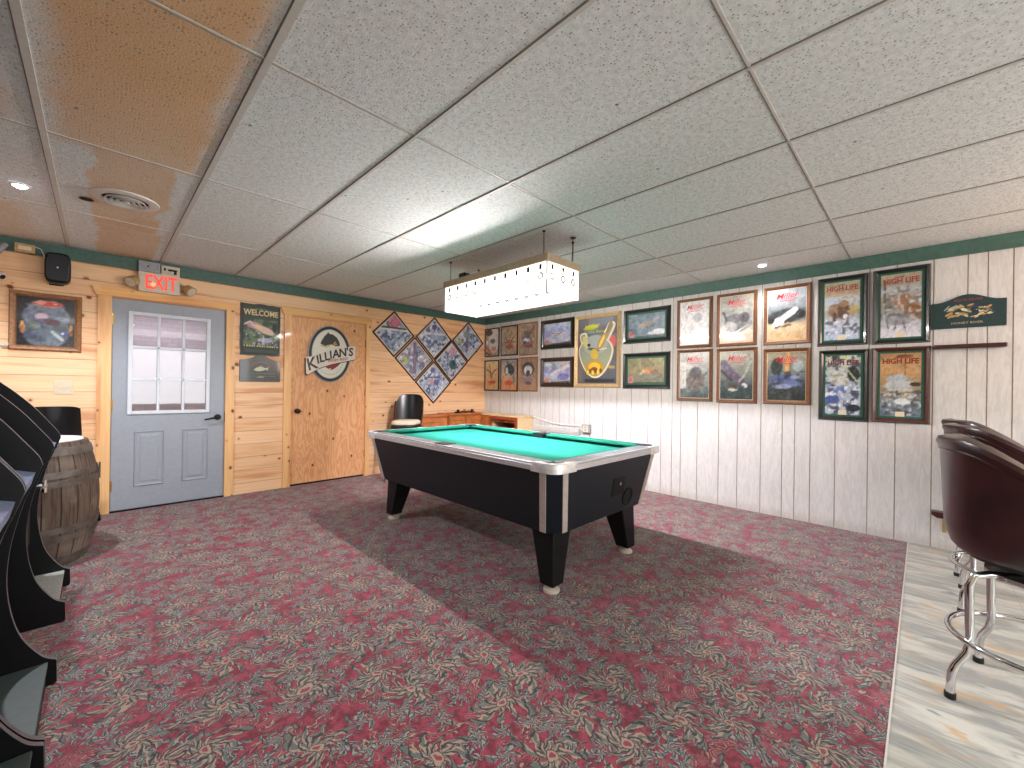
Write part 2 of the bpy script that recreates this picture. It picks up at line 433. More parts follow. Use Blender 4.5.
        if smooth: me.polygons.foreach_set('use_smooth', [True] * len(me.polygons))
        me.update()
        o = bpy.data.objects.new(name, me); COL.objects.link(o)
        if smooth:
            e = o.modifiers.new('edges', 'EDGE_SPLIT'); e.split_angle = math.radians(42)
        if bevel:
            b = o.modifiers.new('bevel', 'BEVEL'); b.width = bevel; b.segments = seg; b.limit_method = 'ANGLE'
        if parent: o.parent = parent
        if loc: o.location = loc
        return o

_tc = {}
def text_mesh(txt, size, shear, bold):
    k = (txt, size, shear, bold)
    if k in _tc: return _tc[k]
    cu = bpy.data.curves.new('t', 'FONT'); cu.body = txt; cu.size = size; cu.shear = shear; cu.offset = bold
    cu.align_x = 'CENTER'; cu.align_y = 'CENTER'; cu.resolution_u = 3
    o = bpy.data.objects.new('t', cu); COL.objects.link(o)
    bpy.context.view_layer.update()
    me = bpy.data.meshes.new_from_object(o.evaluated_get(bpy.context.evaluated_depsgraph_get()))
    vs = [tuple(v.co) for v in me.vertices]; fs = [tuple(p.vertices) for p in me.polygons]
    bpy.data.objects.remove(o); bpy.data.curves.remove(cu); bpy.data.meshes.remove(me)
    _tc[k] = (vs, fs); return vs, fs

def tag(o, label=None, cat=None, group=None, kind=None):
    if label: o['label'] = label
    if cat: o['category'] = cat
    if group: o['group'] = group
    if kind: o['kind'] = kind
    return o
def thing(name, label, cat, loc=(0, 0, 0), rz=0, group=None):
    o = bpy.data.objects.new(name, None); COL.objects.link(o); o.empty_display_size = .1
    o.location = loc; o.rotation_euler = (0, 0, rz)
    return tag(o, label, cat, group)
def struct(o, label=None): return tag(o, label, kind='structure')
def kids(o): return [c for c in bpy.data.objects if c.parent == o]
def dup(o, parent=None):
    c = o.copy(); COL.objects.link(c); c.parent = parent
    for k in kids(o): dup(k, c)
    return c

# ------------------------------------------------------------------ painting small pictures onto vertex colours
class CV:
    def __init__(s, w, h, res=110):
        s.W = max(24, int(w * res)); s.H = max(24, int(h * res)); s.asp = w / h
        s.u, s.v = np.meshgrid(np.linspace(0, 1, s.W), np.linspace(0, 1, s.H))
        s.a = np.ones((s.H, s.W, 3)) * .5; s.rs = np.random.RandomState(1)
    def seed(s, k): s.rs = np.random.RandomState(k); return s
    def blend(s, m, c, a=1):
        m = np.clip(m, 0, 1)[..., None] * a; s.a = s.a * (1 - m) + (np.array(c) / 255.) * m; return s
    def vg(s, *stops):      # (v, colour) from bottom to top
        vs = [t[0] for t in stops]
        for k in range(3): s.a[..., k] = np.interp(s.v, vs, [t[1][k] / 255. for t in stops])
        return s
    def ell(s, cx, cy, rx, ry, c, ang=0, soft=.25, a=1):
        dx, dy = (s.u - cx), (s.v - cy) / s.asp
        ca, sa = math.cos(ang), math.sin(ang)
        x = dx * ca + dy * sa; y = -dx * sa + dy * ca
        d = np.sqrt((x / rx) ** 2 + (y / (ry / s.asp)) ** 2)
        return s.blend((1 + soft / 2 - d) / soft, c, a)
    def line(s, pts, w, c, a=1):
        m = np.zeros_like(s.u)
        for (x0, y0), (x1, y1) in zip(pts, pts[1:]):
            px, py = s.u - x0, (s.v - y0) / s.asp; dx, dy = x1 - x0, (y1 - y0) / s.asp
            t = np.clip((px * dx + py * dy) / (dx * dx + dy * dy + 1e-9), 0, 1)
            d = np.hypot(px - t * dx, py - t * dy); m = np.maximum(m, np.clip((w - d) / (w * .4) + .5, 0, 1))
        return s.blend(m, c, a)
    def rect(s, x0, x1, y0, y1, c, a=1):
        return s.blend(((s.u >= x0) & (s.u <= x1) & (s.v >= y0) & (s.v <= y1)).astype(float), c, a)
    def tex(s, k, amt=.19):
        s.seed(900 + k); base = s.a.copy()
        for n in (9, 17, 30):
            for c, th in (((0, 0, 0), .56), ((255, 255, 255), .58)): s.nz(n, c, th, amt * .55, sharp=3)
        return s
    def nz(s, n, c, thr=.5, a=.6, box=(0, 1, 0, 1), sharp=6):
        k = s.rs.rand(int(n / s.asp) + 3, n + 3)
        x = s.u * n; y = s.v * (n / s.asp); xi = x.astype(int); yi = y.astype(int); fx = x - xi; fy = y - yi
        fx = fx * fx * (3 - 2 * fx); fy = fy * fy * (3 - 2 * fy)
        val = k[yi, xi] * (1 - fx) * (1 - fy) + k[yi, xi + 1] * fx * (1 - fy) + k[yi + 1, xi] * (1 - fx) * fy + k[yi + 1, xi + 1] * fx * fy
        m = np.clip((val - thr) * sharp, 0, 1) * ((s.u >= box[0]) & (s.u <= box[1]) & (s.v >= box[2]) & (s.v <= box[3]))
        return s.blend(m, c, a)

RZ = -PI / 2   # things on the right wall: local x runs away from the pine wall, local y into the wall

def frame_mesh(w, h, b, d, steps=((0, 0), (.25, 1), (.7, .8), (1, .45))):
    """mitred moulding around 0..w x 0..h, face towards -y"""
    m = MB(); rings = []
    prof = [(0, 0)] + [(t * b, -k * d) for t, k in steps] + [(b, 0)]
    for t, y in prof: rings.append([(t, y, t), (w - t, y, t), (w - t, y, h - t), (t, y, h - t)])
    m.loft(rings, 0, cap=False); return m

def picture(name, label, loc, w, h, b, d, fmat, cv, extra=None, rz=RZ, group=None, cat='picture', mount=None, pmat='print', plaque=None, liner=None):
    t = thing(name, label, cat, loc, rz, group)
    fr = frame_mesh(w, h, b, d).build('frame', fmat, t)
    bk = MB().box(b * .5, w - b * .5, -.006, -.001, b * .5, h - b * .5)
    bk.build('backing', 'dark', t)
    y = -d * .32; ins = b
    if mount:
        mm, mw = mount
        q = MB(); r1 = [(b, y, b), (w - b, y, b), (w - b, y, h - b), (b, y, h - b)]
        e = b + mw; r2 = [(e, y - .001, e), (w - e, y - .001, e), (w - e, y - .001, h - e), (e, y - .001, h - e)]
        r3 = [(e, y + .003, e), (w - e, y + .003, e), (w - e, y + .003, h - e), (e, y + .003, h - e)]
        q.loft([r1, r2, r3], cap=False); q.build('mount', mm, t); ins = e - .001
    if name != 'gilt_framed_sign': cv.tex(len(bpy.data.objects) % 97)
    p = MB(); p.grid(cv.a, ins, w - ins, ins, h - ins, y)
    if extra: extra(p, ins, w - 2 * ins, h - 2 * ins, y - .0012)
    p.build('print', pmat, t, flip=False)
    if plaque:
        px, pz, pw, ph = plaque
        MB().box(px - pw / 2, px + pw / 2, y - .004, y - .0005, pz - ph / 2, pz + ph / 2).build('plaque', 'ivory', t, bevel=.001)
    return t

#PARTS
# ================================================================== THE ROOM
TILE_Y = -1.592
m = MB(); m.box(XL, XW + .1, TILE_Y, YW + .1, -.05, 0, 0)
struct(m.build('floor', 'carpet'), 'maroon carpet patterned with sage and beige leaves and blooms')
m = MB(); m.box(XL, XW + .1, YB, TILE_Y, -.05, -.002, 0)
struct(m.build('floor_vinyl', 'vinyl'), 'grey and tan stone-look vinyl floor beside the carpet')
m = MB(); m.box(XL, XW, TILE_Y - .005, TILE_Y + .001, -.01, .002)
struct(m.build('trim_1', 'vent'), 'thin strip where the carpet meets the vinyl floor')

m = MB(); m.box(XL - .05, XW + .05, YB - .05, YW + .05, HH + .002, HH + .08)
ceil = struct(m.build('ceiling', 'ceil'), 'suspended ceiling of pin-holed tiles, stained brown near the side door')
m = MB()
for i in range(-2, 8):
    x = i * .61; hw = .012 if i in (0, 1) else .007; m.box(x - hw, x + hw, YB, YW - .016, HH - .004, HH + .003)
m.build('tee', 'grid', ceil)
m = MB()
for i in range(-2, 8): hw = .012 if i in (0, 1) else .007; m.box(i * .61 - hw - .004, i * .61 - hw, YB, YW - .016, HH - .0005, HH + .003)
m.build('tee_shade_line', 'tee_shade', ceil)  # shadow line along each tee, put in as a darker strip
m = MB()
for j in range(-4, 3):
    y = j * 1.22; m.box(XL, XW - .016, y - .005, y + .005, HH - .001, HH + .003)
m.build('cross_tee', 'grid', ceil)
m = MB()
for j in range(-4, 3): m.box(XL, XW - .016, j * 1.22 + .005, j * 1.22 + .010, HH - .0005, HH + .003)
m.build('cross_shade_line', 'tee_shade', ceil)  # same painted shade line along the cross tees

# pine wall with two door openings
D1 = (.272, 1.150, 1.976); D2 = (1.782, 2.700, 2.008)
m = MB(); t = .12
for x0, x1, z0, z1 in ((XL - .1, D1[0], 0, HH), (D1[0], D1[1], D1[2], HH), (D1[1], D2[0], 0, HH), (D2[0], D2[1], D2[2], HH), (D2[1], XW + .1, 0, HH)):
    m.box(x0, x1, YW, YW + t, z0, z1)
struct(m.build('wall_back', 'pine'), 'knotty pine plank wall')
# white panelled wall with V grooves
gr = [3.42, 3.2, 2.96, 2.86, 2.7, 2.54, 2.33, 2.24, 2.09, 1.97, 1.80, 1.71, 1.55, 1.46, 1.26, 1.06, .86, .64, .48, .35, .25, .07, -.15, -.33, -.54, -.72, -.82, -.94, -1.12, -1.34, -1.51, -1.72, -1.9, -2.0, -2.12, -2.3, -2.52, -2.62, -2.85, -3.1, -3.2, -3.4, -3.65, -3.8, -4.0, -4.3, -4.6, -4.75]
m = MB(); prev = YW; gw = .0035
for y in gr + [YB]:
    m.add([(XW, prev, 0), (XW, y + gw, 0), (XW, y + gw, HH), (XW, prev, HH)], [(0, 1, 2, 3)], 0)
    if y != YB:
        m.add([(XW, y + gw, 0), (XW + .004, y, 0), (XW + .004, y, HH), (XW, y + gw, HH)], [(0, 1, 2, 3)], 1)
        m.add([(XW + .004, y, 0), (XW, y - gw, 0), (XW, y - gw, HH), (XW + .004, y, HH)], [(0, 1, 2, 3)], 1)
        prev = y - gw
m.box(XW + .006, XW + .1, YB, YW, 0, HH, 0)
struct(m.build('wall_right', ['white', 'groove'], flip=False), 'off-white grooved wood-grain panelling')
m = MB(); m.box(XL - .1, XL, YB, YW, 0, HH); struct(m.build('wall_left', 'beigewall'))
m = MB(); m.box(XL - .1, XW + .1, YB - .1, YB, 0, HH); struct(m.build('wall_front', 'beigewall'))
m = MB(); m.box(XL, XW - .016, YW - .016, YW, HH - .103, HH); m.box(XL, XW - .016, YW - .022, YW, HH - .11, HH - .098)
struct(m.build('trim_2', 'green', bevel=.002), 'dark green crown board above the pine wall')
m = MB(); m.box(XW - .016, XW, YB, YW, HH - .103, HH); m.box(XW - .022, XW, YB, YW, HH - .11, HH - .098)
struct(m.build('trim_3', 'green', bevel=.002), 'dark green crown board above the white wall')

# ---- door 1: blue-grey steel door with nine lites
x0, x1, zt = D1
d1 = thing('door_1', 'blue-grey steel entry door with a nine-pane window and two raised lower panels', 'door', ((x0 + x1) / 2, YW, 0)); tag(d1, kind='structure')
cx = (x0 + x1) / 2
wx0, wx1, wz0, wz1 = .415 - cx, .985 - cx, .925, 1.835
def holed(m, X0, X1, Z0, Z1, y0, y1, hx0, hx1, hz0, hz1):
    m.box(X0, hx0, y0, y1, Z0, Z1); m.box(hx1, X1, y0, y1, Z0, Z1)
    m.box(hx0, hx1, y0, y1, Z0, hz0); m.box(hx0, hx1, y0, y1, hz1, Z1)
m = MB(); holed(m, x0 - cx + .006, x1 - cx - .006, .014, zt - .006, .012, .052, wx0, wx1, wz0, wz1)
slab = m.build('slab', 'door', d1)
for (a, b) in ((.437 - cx, .655 - cx), (.793 - cx, 1.005 - cx)):
    q = MB(); z0, z1 = .215, .738
    rr = [[(a, .0125, z0), (b, .0125, z0), (b, .0125, z1), (a, .0125, z1)]]
    for ins, y in ((.006, .002), (.02, .0075), (.034, .0075), (.05, .003)):
        rr.append([(a + ins, y, z0 + ins), (b - ins, y, z0 + ins), (b - ins, y, z1 - ins), (a + ins, y, z1 - ins)])
    q.loft(rr, cap=False); q.add(rr[-1], [(0, 1, 2, 3)]); q.build('raised_panel', 'door', d1)
m = MB(); fw = .028
holed(m, wx0 - fw, wx1 + fw, wz0 - fw, wz1 + fw, -.004, .014, wx0 + .004, wx1 - .004, wz0 + .004, wz1 - .004)
for k in (1, 2):
    xx = wx0 + (wx1 - wx0) * k / 3; m.box(xx - .011, xx + .011, .002, .016, wz0, wz1)
    zz = wz0 + (wz1 - wz0) * k / 3; m.box(wx0, wx1, .002, .0155, zz - .011, zz + .011)
m.build('lite_frame', 'doorwhite', d1, bevel=.003)
m = MB(); m.box(wx0 + .002, wx1 - .002, .024, .028, wz0 + .002, wz1 - .002); m.build('pane', 'glass', d1)
h = MB(); h.lathe([(.0, -.004), (.03, -.004), (.032, .004), (.03, .012), (0, .012)], (1.084 - cx, .0, .845), 24, axis='y')
h.tube([(1.084 - cx, .0, .845), (1.084 - cx, -.045, .845)], .011)
h.tube([(1.084 - cx, -.045, .845), (1.05 - cx, -.052, .842), (.985 - cx, -.048, .828), (.965 - cx, -.045, .826)], [.011, .01, .008, .007])
h.build('handle', 'bronze', d1, smooth=True)
m = MB(); m.box(x1 - cx - .008, x1 - cx - .0005, .004, .013, .79, .9); m.build('strike_plate', 'black', d1)
for zz in (.24, .99, 1.78):
    m = MB(); m.tube([(x0 - cx + .002, .004, zz - .05), (x0 - cx + .002, .004, zz + .05)], .0065, 8); m.box(x0 - cx, x0 - cx + .02, .008, .0125, zz - .05, zz + .05)
    m.build('hinge', 'brass', d1)
m = MB(); m.box(x0 - cx + .003, x1 - cx - .003, -.01, .1, 0, .014); m.build('threshold', 'bronze', d1)
def casing(n, X0, X1, ZT, wl, wr, head, jamb=.03):
    m = MB(); m.box(X0 - wl, X0 + .004, YW - .02, YW, 0, ZT + .004)
    m.box(X1 - .004, X1 + wr, YW - .02, YW, 0, ZT + .004)
    m.box(X0, X0 + .004, YW, YW + .11, 0, ZT); m.box(X1 - .004, X1, YW, YW + .11, 0, ZT)
    o = struct(m.build('trim_%d' % n, 'trimpine', bevel=.003), 'pine side casings of a door')
    m = MB(); m.prism([(X0 - wl - .015, ZT + .004), (X1 + wr + .015, ZT + .004), (X1 + wr + .015, ZT + head - .025), (X1 + wr + .004, ZT + head), (X0 - wl - .004, ZT + head), (X0 - wl - .04, ZT + head - .005), (X0 - wl - .03, ZT + head - .035)], YW - .023, YW)
    m.box(X0, X1, YW, YW + .11, ZT - .004, ZT)
    struct(m.build('trim_%d' % (n + 1), 'trimpineh', bevel=.003), 'pine head casing of a door')
casing(4, D1[0], D1[1], D1[2], .088, .075, .085)
# porch seen through the door window
m = MB(); m.box(-.6, 2.3, YW + 1.5, YW + 1.6, 0, 2.6); struct(m.build('outside_wall', 'brick'))
m = MB(); m.box(-.6, 2.3, YW + .14, YW + 1.6, 2.15, 2.2); struct(m.build('outside_ceiling', 'porchblue'))
m = MB(); m.box(-.6, 2.3, YW + .12, YW + 1.6, -.06, -.01); struct(m.build('outside_ground', 'greybox'))
m = MB(); m.box(1.25, 1.33, YW + .95, YW + 1.03, 0, 2.15); tag(m.build('porch_post', 'legblack'), 'dark post seen through the lower right panes of the entry door window', 'post')

# ---- door 2: plywood slab
x0, x1, zt = D2; cx = (x0 + x1) / 2
d2 = tag(thing('door_2', 'flat orange plywood door carrying a round beer sign', 'door', (cx, YW, 0)), kind='structure')
m = MB(); m.box(x0 - cx + .005, x1 - cx - .005, .008, .048, .022, zt - .006); m.build('slab', 'ply', d2)
m = MB(); kx = 1.86 - cx
m.lathe([(0, .008), (.03, .008), (.03, .002), (.012, -.004), (.012, -.03), (.024, -.036), (.028, -.048), (.022, -.06), (0, -.063)], (kx, 0, .886), 24, axis='y')
m.build('knob', 'bronze', d2, smooth=True)
m = MB(); m.tube([(kx + .0, -.055, .886), (kx + .045, -.05, .882)], .007); m.build('key_lever', 'brass', d2, smooth=True)
m = MB(); m.box(x0 - cx, x1 - cx, .02, .1, .0, .02); m.build('gap_below', 'dark', d2)
for zz in (.3, 1.1, 1.75):
    m = MB(); m.tube([(x1 - cx - .003, .004, zz - .045), (x1 - cx - .003, .004, zz + .045)], .006, 8); m.build('hinge', 'fpine', d2)
casing(6, D2[0], D2[1], D2[2], .075, .055, .085)

# ================================================================== POOL TABLE
def pool_table():
    X0, X1, Y0, Y1, zt = 1.905, 3.15, -.30, 1.90, .785
    cx, cy = (X0 + X1) / 2, (Y0 + Y1) / 2
    t = thing('pool_table', 'black coin-operated pool table with bright green cloth and silver corners', 'pool table', (cx, cy, 0))
    a, b = (X1 - X0) / 2, (Y1 - Y0) / 2          # half sizes
    RW = .088                                     # rail width
    zb = .372
    def oct(hx, hy, c): return [(-hx + c, -hy), (hx - c, -hy), (hx, -hy + c), (hx, hy - c), (hx - c, hy), (-hx + c, hy), (-hx, hy - c), (-hx, -hy + c)]
    m = MB()
    top, bot = oct(a - .018, b - .018, .065), oct(a - .095, b - .078, .065)
    m.loft([[(x, y, zb) for x, y in bot], [(x, y, zt - .045) for x, y in top]])
    body = m.build('cabinet', 'tblack', t)
    # corner strips: two silver bands on every chamfered corner with a black band between
    for sx in (-1, 1):
        for sy in (-1, 1):
            st = MB()
            for w in (0, 1):
                T = [(a - .018, b - .018 - .065), (a - .018 - .065, b - .018)][w]; B = [(a - .095, b - .078 - .065), (a - .095 - .065, b - .078)][w]
                if w == 0: dT, n = (0, -.045), (.004, 0)
                else: dT, n = (-.045, 0), (0, .004)
                q = []
                for (px, py), z in ((B, zb + .002), (T, zt - .047)):
                    q.append([(sx * px, sy * py, z), (sx * (px + n[0]), sy * (py + n[1]), z), (sx * (px + n[0] + dT[0]), sy * (py + n[1] + dT[1]), z), (sx * (px + dT[0]), sy * (py + dT[1]), z)])
                st.loft(q)
            st.build('corner_strip', 'stripe', t)
            # leg under each corner, tapering to the foot
            L_ = MB()
            ox, oy = a - .095, b - .078
            def rect(x_in, y_in, w, z): return [(sx * (ox - x_in), sy * (oy - y_in), z), (sx * (ox - x_in - w), sy * (oy - y_in), z), (sx * (ox - x_in - w), sy * (oy - y_in - w), z), (sx * (ox - x_in), sy * (oy - y_in - w), z)]
            L_.loft([rect(.05, .05, .10, .045), rect(.06, .06, .175, zb + .01)])
            lg = L_.build('leg', 'legblack', t, bevel=.006)
            f = MB(); c = (sx * (ox - .10), sy * (oy - .10), 0)
            f.lathe([(.0, .0), (.048, .0), (.05, .014), (.03, .024), (.016, .026), (.016, .05), (0, .05)], c, 20)
            f.build('foot', 'beige', lg, smooth=True)
    # slate with cloth
    m = MB(); m.box(-a + RW, a - RW, -b + RW, b - RW, zt - .07, zt - .036); m.build('cloth', 'cloth', t)
    # rails: near side and near end show worn grey laminate, the others are covered in cloth
    pc = .085; pm = .062
    def rail(x0, x1, y0, y1, side):
        alongY = side in 'WE'
        r = MB(); r.box(x0, x1, y0, y1, zt - .045, zt); rm = 'rail' if side in 'WS' else 'cushion'
        ro = r.build('rail', rm, t, bevel=.004)
        cu = MB(); cw = .028 if side in 'WS' else .05; e = .035
        if side == 'W': P = [(x1, y0 + .0), (x1, y1), (x1 + cw, y1 - e), (x1 + cw, y0 + e)]
        if side == 'E': P = [(x0, y1), (x0, y0), (x0 - cw, y0 + e), (x0 - cw, y1 - e)]
        if side == 'S': P = [(x1, y1), (x0, y1), (x0 + e, y1 + cw), (x1 - e, y1 + cw)]
        if side == 'N': P = [(x0, y0), (x1, y0), (x1 - e, y0 - cw), (x0 + e, y0 - cw)]
        lo = [(P[0][0], P[0][1], zt - .03), (P[1][0], P[1][1], zt - .03), (P[2][0], P[2][1], zt - .014), (P[3][0], P[3][1], zt - .014)]
        hi = [(P[0][0], P[0][1], zt - .001), (P[1][0], P[1][1], zt - .001), (P[2][0], P[2][1], zt - .003), (P[3][0], P[3][1], zt - .003)]
        cu.loft([lo, hi]); cu.build('cushion', 'cushion', ro)
    for sx, s in ((-1, 'W'), (1, 'E')):
        xs = (-a + .012, -a + RW + .028) if sx < 0 else (a - RW, a - .012)
        rail(xs[0], xs[1], -b + pc + .03, -pm, s); rail(xs[0], xs[1], pm, b - pc - .03, s)
    for sy, s in ((-1, 'S'), (1, 'N')):
        ys = (-b + .012, -b + RW + .028) if sy < 0 else (b - RW, b - .012)
        rail(-a + pc + .03, a - pc - .03, ys[0], ys[1], s)
    # silver edge moulding round the outside, ribbed
    for side in range(4):
        tr = MB()
        if side < 2:
            sx = (-1, 1)[side]; y0, y1 = -b + .17, b - .17
            for z0, z1, o in ((zt - .045, zt - .028, .006), (zt - .026, zt - .012, .012), (zt - .010, zt + .001, .004)):
                tr.box(min(sx * (a - .014), sx * (a - .014 + o + .008)), max(sx * (a - .014), sx * (a - .014 + o + .008)), y0, y1, z0, z1)
        else:
            sy = (-1, 1)[side - 2]; x0, x1 = -a + .17, a - .17
            for z0, z1, o in ((zt - .045, zt - .028, .006), (zt - .026, zt - .012, .012), (zt - .010, zt + .001, .004)):
                tr.box(x0, x1, min(sy * (b - .014), sy * (b - .014 + o + .008)), max(sy * (b - .014), sy * (b - .014 + o + .008)), z0, z1)
        tr.build('edge_moulding', 'alu', t, bevel=.002)
    # corner castings with the pocket mouth cut out, and the pockets
    for sx in (-1, 1):
        for sy in (-1, 1):
            N = 14; R = .062; pcx, pcy = a - .092, b - .092
            outer = [(a + .003, b - .15), (a + .003, b - .055)] + [(a + .003 - .058 * (1 - math.cos(q)), b + .003 - .058 * (1 - math.sin(q))) for q in [PI / 2 * k / 6 for k in range(7)]] + [(b_ , b + .003) for b_ in (a - .055, a - .15)]
            outer = [(a + .003, b - .18)] + [(a + .003 - .075 * (1 - math.cos(q)), b + .003 - .075 * (1 - math.sin(q))) for q in [PI / 2 * k / 8 for k in range(9)]] + [(a - .18, b + .003)]
            inner = [(pcx + R * math.cos(q), pcy + R * math.sin(q)) for q in [-PI * .28 + (PI * 1.06) * k / 10 for k in range(11)]]
            c = MB(); n = 11
            def rg(P, z): return [(sx * x, sy * y, z) for x, y in P]
            rings = [rg(outer, zt - .05), rg(outer, zt - .002), rg([(x * .997, y * .997) for x, y in outer], zt + .004), rg(inner, zt + .003), rg(inner, zt - .05)]
            c.loft(rings, cap=False, close=False)
            for rr in (0,):
                ends = [(r[0]) for r in rings], [(r[-1]) for r in rings]
                for E_ in ends: c.add(E_, [(0, 1, 2, 3, 4)])
            c.build('corner_casting', 'cast', t, smooth=True)
            p = MB(); p.lathe([(R + .002, -.0), (R - .003, .0), (R - .006, -.05), (R - .02, -.10), (0, -.11)], (sx * pcx, sy * pcy, zt - .004), 24, cap=False)
            p.build('pocket', 'pocket', t, smooth=True, flip=False)
            pl = MB(); pl.lathe([(0, 0), (.058, 0), (.058, .002), (0, .002)], (sx * pcx, sy * pcy, zt - .034 if sx + sy < 0 else zt + .003), 24)
            pl.build('pocket_mouth', 'cloth' if sx + sy < 0 else 'pocket', t)
        p = MB(); px = sx * (a - .05)
        p.lathe([(.052, 0), (.046, .003), (.044, -.05), (0, -.06)], (px, 0, zt - .002), 20, cap=False); p.build('pocket', 'pocket', t, smooth=True, flip=False)
        p = MB(); p.box(min(sx * (a - .03), sx * (a - .135)), max(sx * (a - .03), sx * (a - .135)), -.062, .062, zt - .04, zt + .003); p.build('pocket_mouth', 'pocket', t)
    # coin end: lock plate, keyhole and round ball-return hole
    def endpt(x, z):   # point on the sloping near end
        f = (z - zb) / (zt - .045 - zb); return (x, -(b - .078) + -(.06) * f - .0015, z)
    
    def plate(m, x0, x1, z0, z1, th):
        P = [endpt(x0, z0), endpt(x1, z0), endpt(x1, z1), endpt(x0, z1)]
        m.loft([[(p[0], p[1] + .002, p[2]) for p in P], [(p[0], p[1] - th, p[2]) for p in P]])
    m = MB(); plate(m, .02, .17, .50, .62, .002); m.build('lock_plate', 'legblack', t)
    m = MB(); c = endpt(.10, .575); m.lathe([(0, 0), (.011, 0), (.011, -.008), (0, -.009)], (c[0], c[1] - .001, c[2]), 16, axis='y'); m.build('lock', 'chrome', t)
    m = MB(); rings = []
    for r, d in ((.062, .001), (.062, -.006), (.05, -.007), (.048, .0)):
        rings.append([(.235 + r * math.cos(q), endpt(0, .465 + r * math.sin(q))[1] + d, .465 + r * math.sin(q)) for q in [2 * PI * k / 28 for k in range(28)]])
    m.loft(rings); m.build('ball_return', 'dark', t)
    return t
pool_table()

# ================================================================== LAMP OVER THE TABLE
def pool_lamp():
    x0, x1, y0, y1, z0, z1 = 2.475, 2.855, .265, 1.50, 1.895, 2.175
    cx, cy = (x0 + x1) / 2, (y0 + y1) / 2; a, b = (x1 - x0) / 2, (y1 - y0) / 2
    t = thing('pool_table_lamp', 'long glowing white bottle-print lamp hanging on chains over the pool table', 'lamp', (cx, cy, z0))
    H = z1 - z0; rim = .055
    m = MB(); w = .014
    m.box(-a - w, a + w, -b - w, -b + .002, H - rim, H); m.box(-a - w, a + w, b - .002, b + w, H - rim, H)
    m.box(-a - w, -a + .002, -b, b, H - rim, H); m.box(a - .002, a + w, -b, b, H - rim, H)
    m.build('rim', 'lamprim', t, bevel=.002)
    m = MB(); m.box(-a, a, -b, b, H - .012, H - .004); m.build('top_board', 'lamprim', t)
    def panel(width, n, sd):
        cv = CV(width, H - rim, 330).seed(sd); cv.a[:] = (1, .985, .95)
        for k in range(n):
            u = (k + .5) / n; du = 1 / n
            cv.rect(u - .013 / width, u + .013 / width, .78, .955, (20, 20, 24))
            rx = .028 / width
            cv.ell(u + .25 * du * 0, .56, rx, .028 / (H - rim), (50, 48, 56), soft=.2)
            cv.ell(u, .56, rx * .62, .017 / (H - rim), (236, 228, 218), soft=.2)
            cv.ell(u, .56, rx * .3, .006 / (H - rim), (150, 146, 150), soft=.5)
            cv.line([(u - .02 / width, .36), (u + .014 / width, .39)], .004 / width, (176, 160, 140), .8)
            cv.rect(u + .012 / width, u + .017 / width, .16, .5, (226, 204, 170), .6)
        cv.nz(14, (232, 206, 172), .62, .45, (0, 1, .1, .5), 3)
        return cv
    cl, cs = panel(2 * b, 10, 3), panel(2 * a, 3, 5)
    for sx in (-1, 1):
        p = MB(); g_ = panel(2 * b, 10, 3 + sx); p.grid(g_.a, -b, b, 0, H - rim, 0)
        p.v = [(sx * a, -v[0] * (1 if sx < 0 else -1), v[2]) for v in p.v]
        p.build('side_panel', 'shade', t, flip=False)
    for sy in (-1, 1):
        p = MB(); p.grid(cs.a, -a, a, 0, H - rim, 0); p.v = [(v[0] * -sy, sy * b, v[2]) for v in p.v]
        p.build('end_panel', 'shade', t, flip=False)
    for sx in (-1, 1):
        for sy in (-1, 1): m = MB(); m.box(sx * a - .004, sx * a + .004, sy * b - .004, sy * b + .004, 0, H - rim); m.build('corner_post', 'vent', t)
    tb = MB(); tb.tube([(-a + .020, -b + .09, H - .115), (-a + .020, b - .09, H - .115)], .011, 12); tb.build('tube', 'tube', t)
    rf = MB(); rf.prism([(-a + .003, H - .102), (-a + .042, H - .102), (-a + .042, H - .094), (-a + .003, H - .094)], -b + .06, b - .06); rf.box(-a + .003, -a + .006, -b + .06, b - .06, H - .1115, H - .094); rf.box(-a + .039, -a + .042, -b + .06, b - .06, H - .1115, H - .094); rf.build('tube_light_block', 'vent', t)  # unseen hood added to keep the tube's light off the ceiling
    for sy in (-1, 1): k = MB(); k.box(-a + .01, -a + .04, sy * (b - .075) - .015, sy * (b - .075) + .015, H - .16, H - .012); k.build('tube_holder', 'vent', t)
    # chains to the ceiling
    for (x, y) in ((-a + .02, b - .05), (-a + .02, -b + .05), (a - .02, -b + .04), (a - .02, b - .05)):
        c = MB(); n = int((HH - z1) / .019)
        for i in range(n):
            zc = H + .008 + i * .0185; ring = []
            for q in range(10):
                an = 2 * PI * q / 10; u, v = .0055 * math.cos(an), .0125 * math.sin(an)
                ring.append((x + (u if i % 2 else 0), y + (0 if i % 2 else u), zc + v))
            c.tube(ring, .0017, 5, closed=True)
        c.build('chain', 'chain', t)
        h = MB(); h.lathe([(0, HH - z0 - .001), (.012, HH - z0 - .001), (.010, HH - z0 - .012), (0, HH - z0 - .014)], (x, y, 0), 12); h.build('ceiling_hook', 'bronze', t)
    c = MB(); c.tube([(a - .02, -b + .05, H), (a - .05, -b + .02, H + .08), (a - .10, -b - .02, HH - z0 - .004)], .0035, 6)
    c.lathe([(0, -.001), (.022, -.001), (.02, -.009), (0, -.01)], (a - .10, -b - .02, HH - z0), 14); c.build('power_cord', 'bronze', t)
    c = MB(); c.box(-a + .03, -a + .10, b - .24, b - .16, H, H + .055); c.tube([(-a + .06, b - .2, H + .05), (-a + .03, b - .3, H + .02), (-a + .02, b - .34, H - .001)], .008, 8)
    c.build('junction_box', 'bronze', t, bevel=.006)
    return t
pool_lamp()

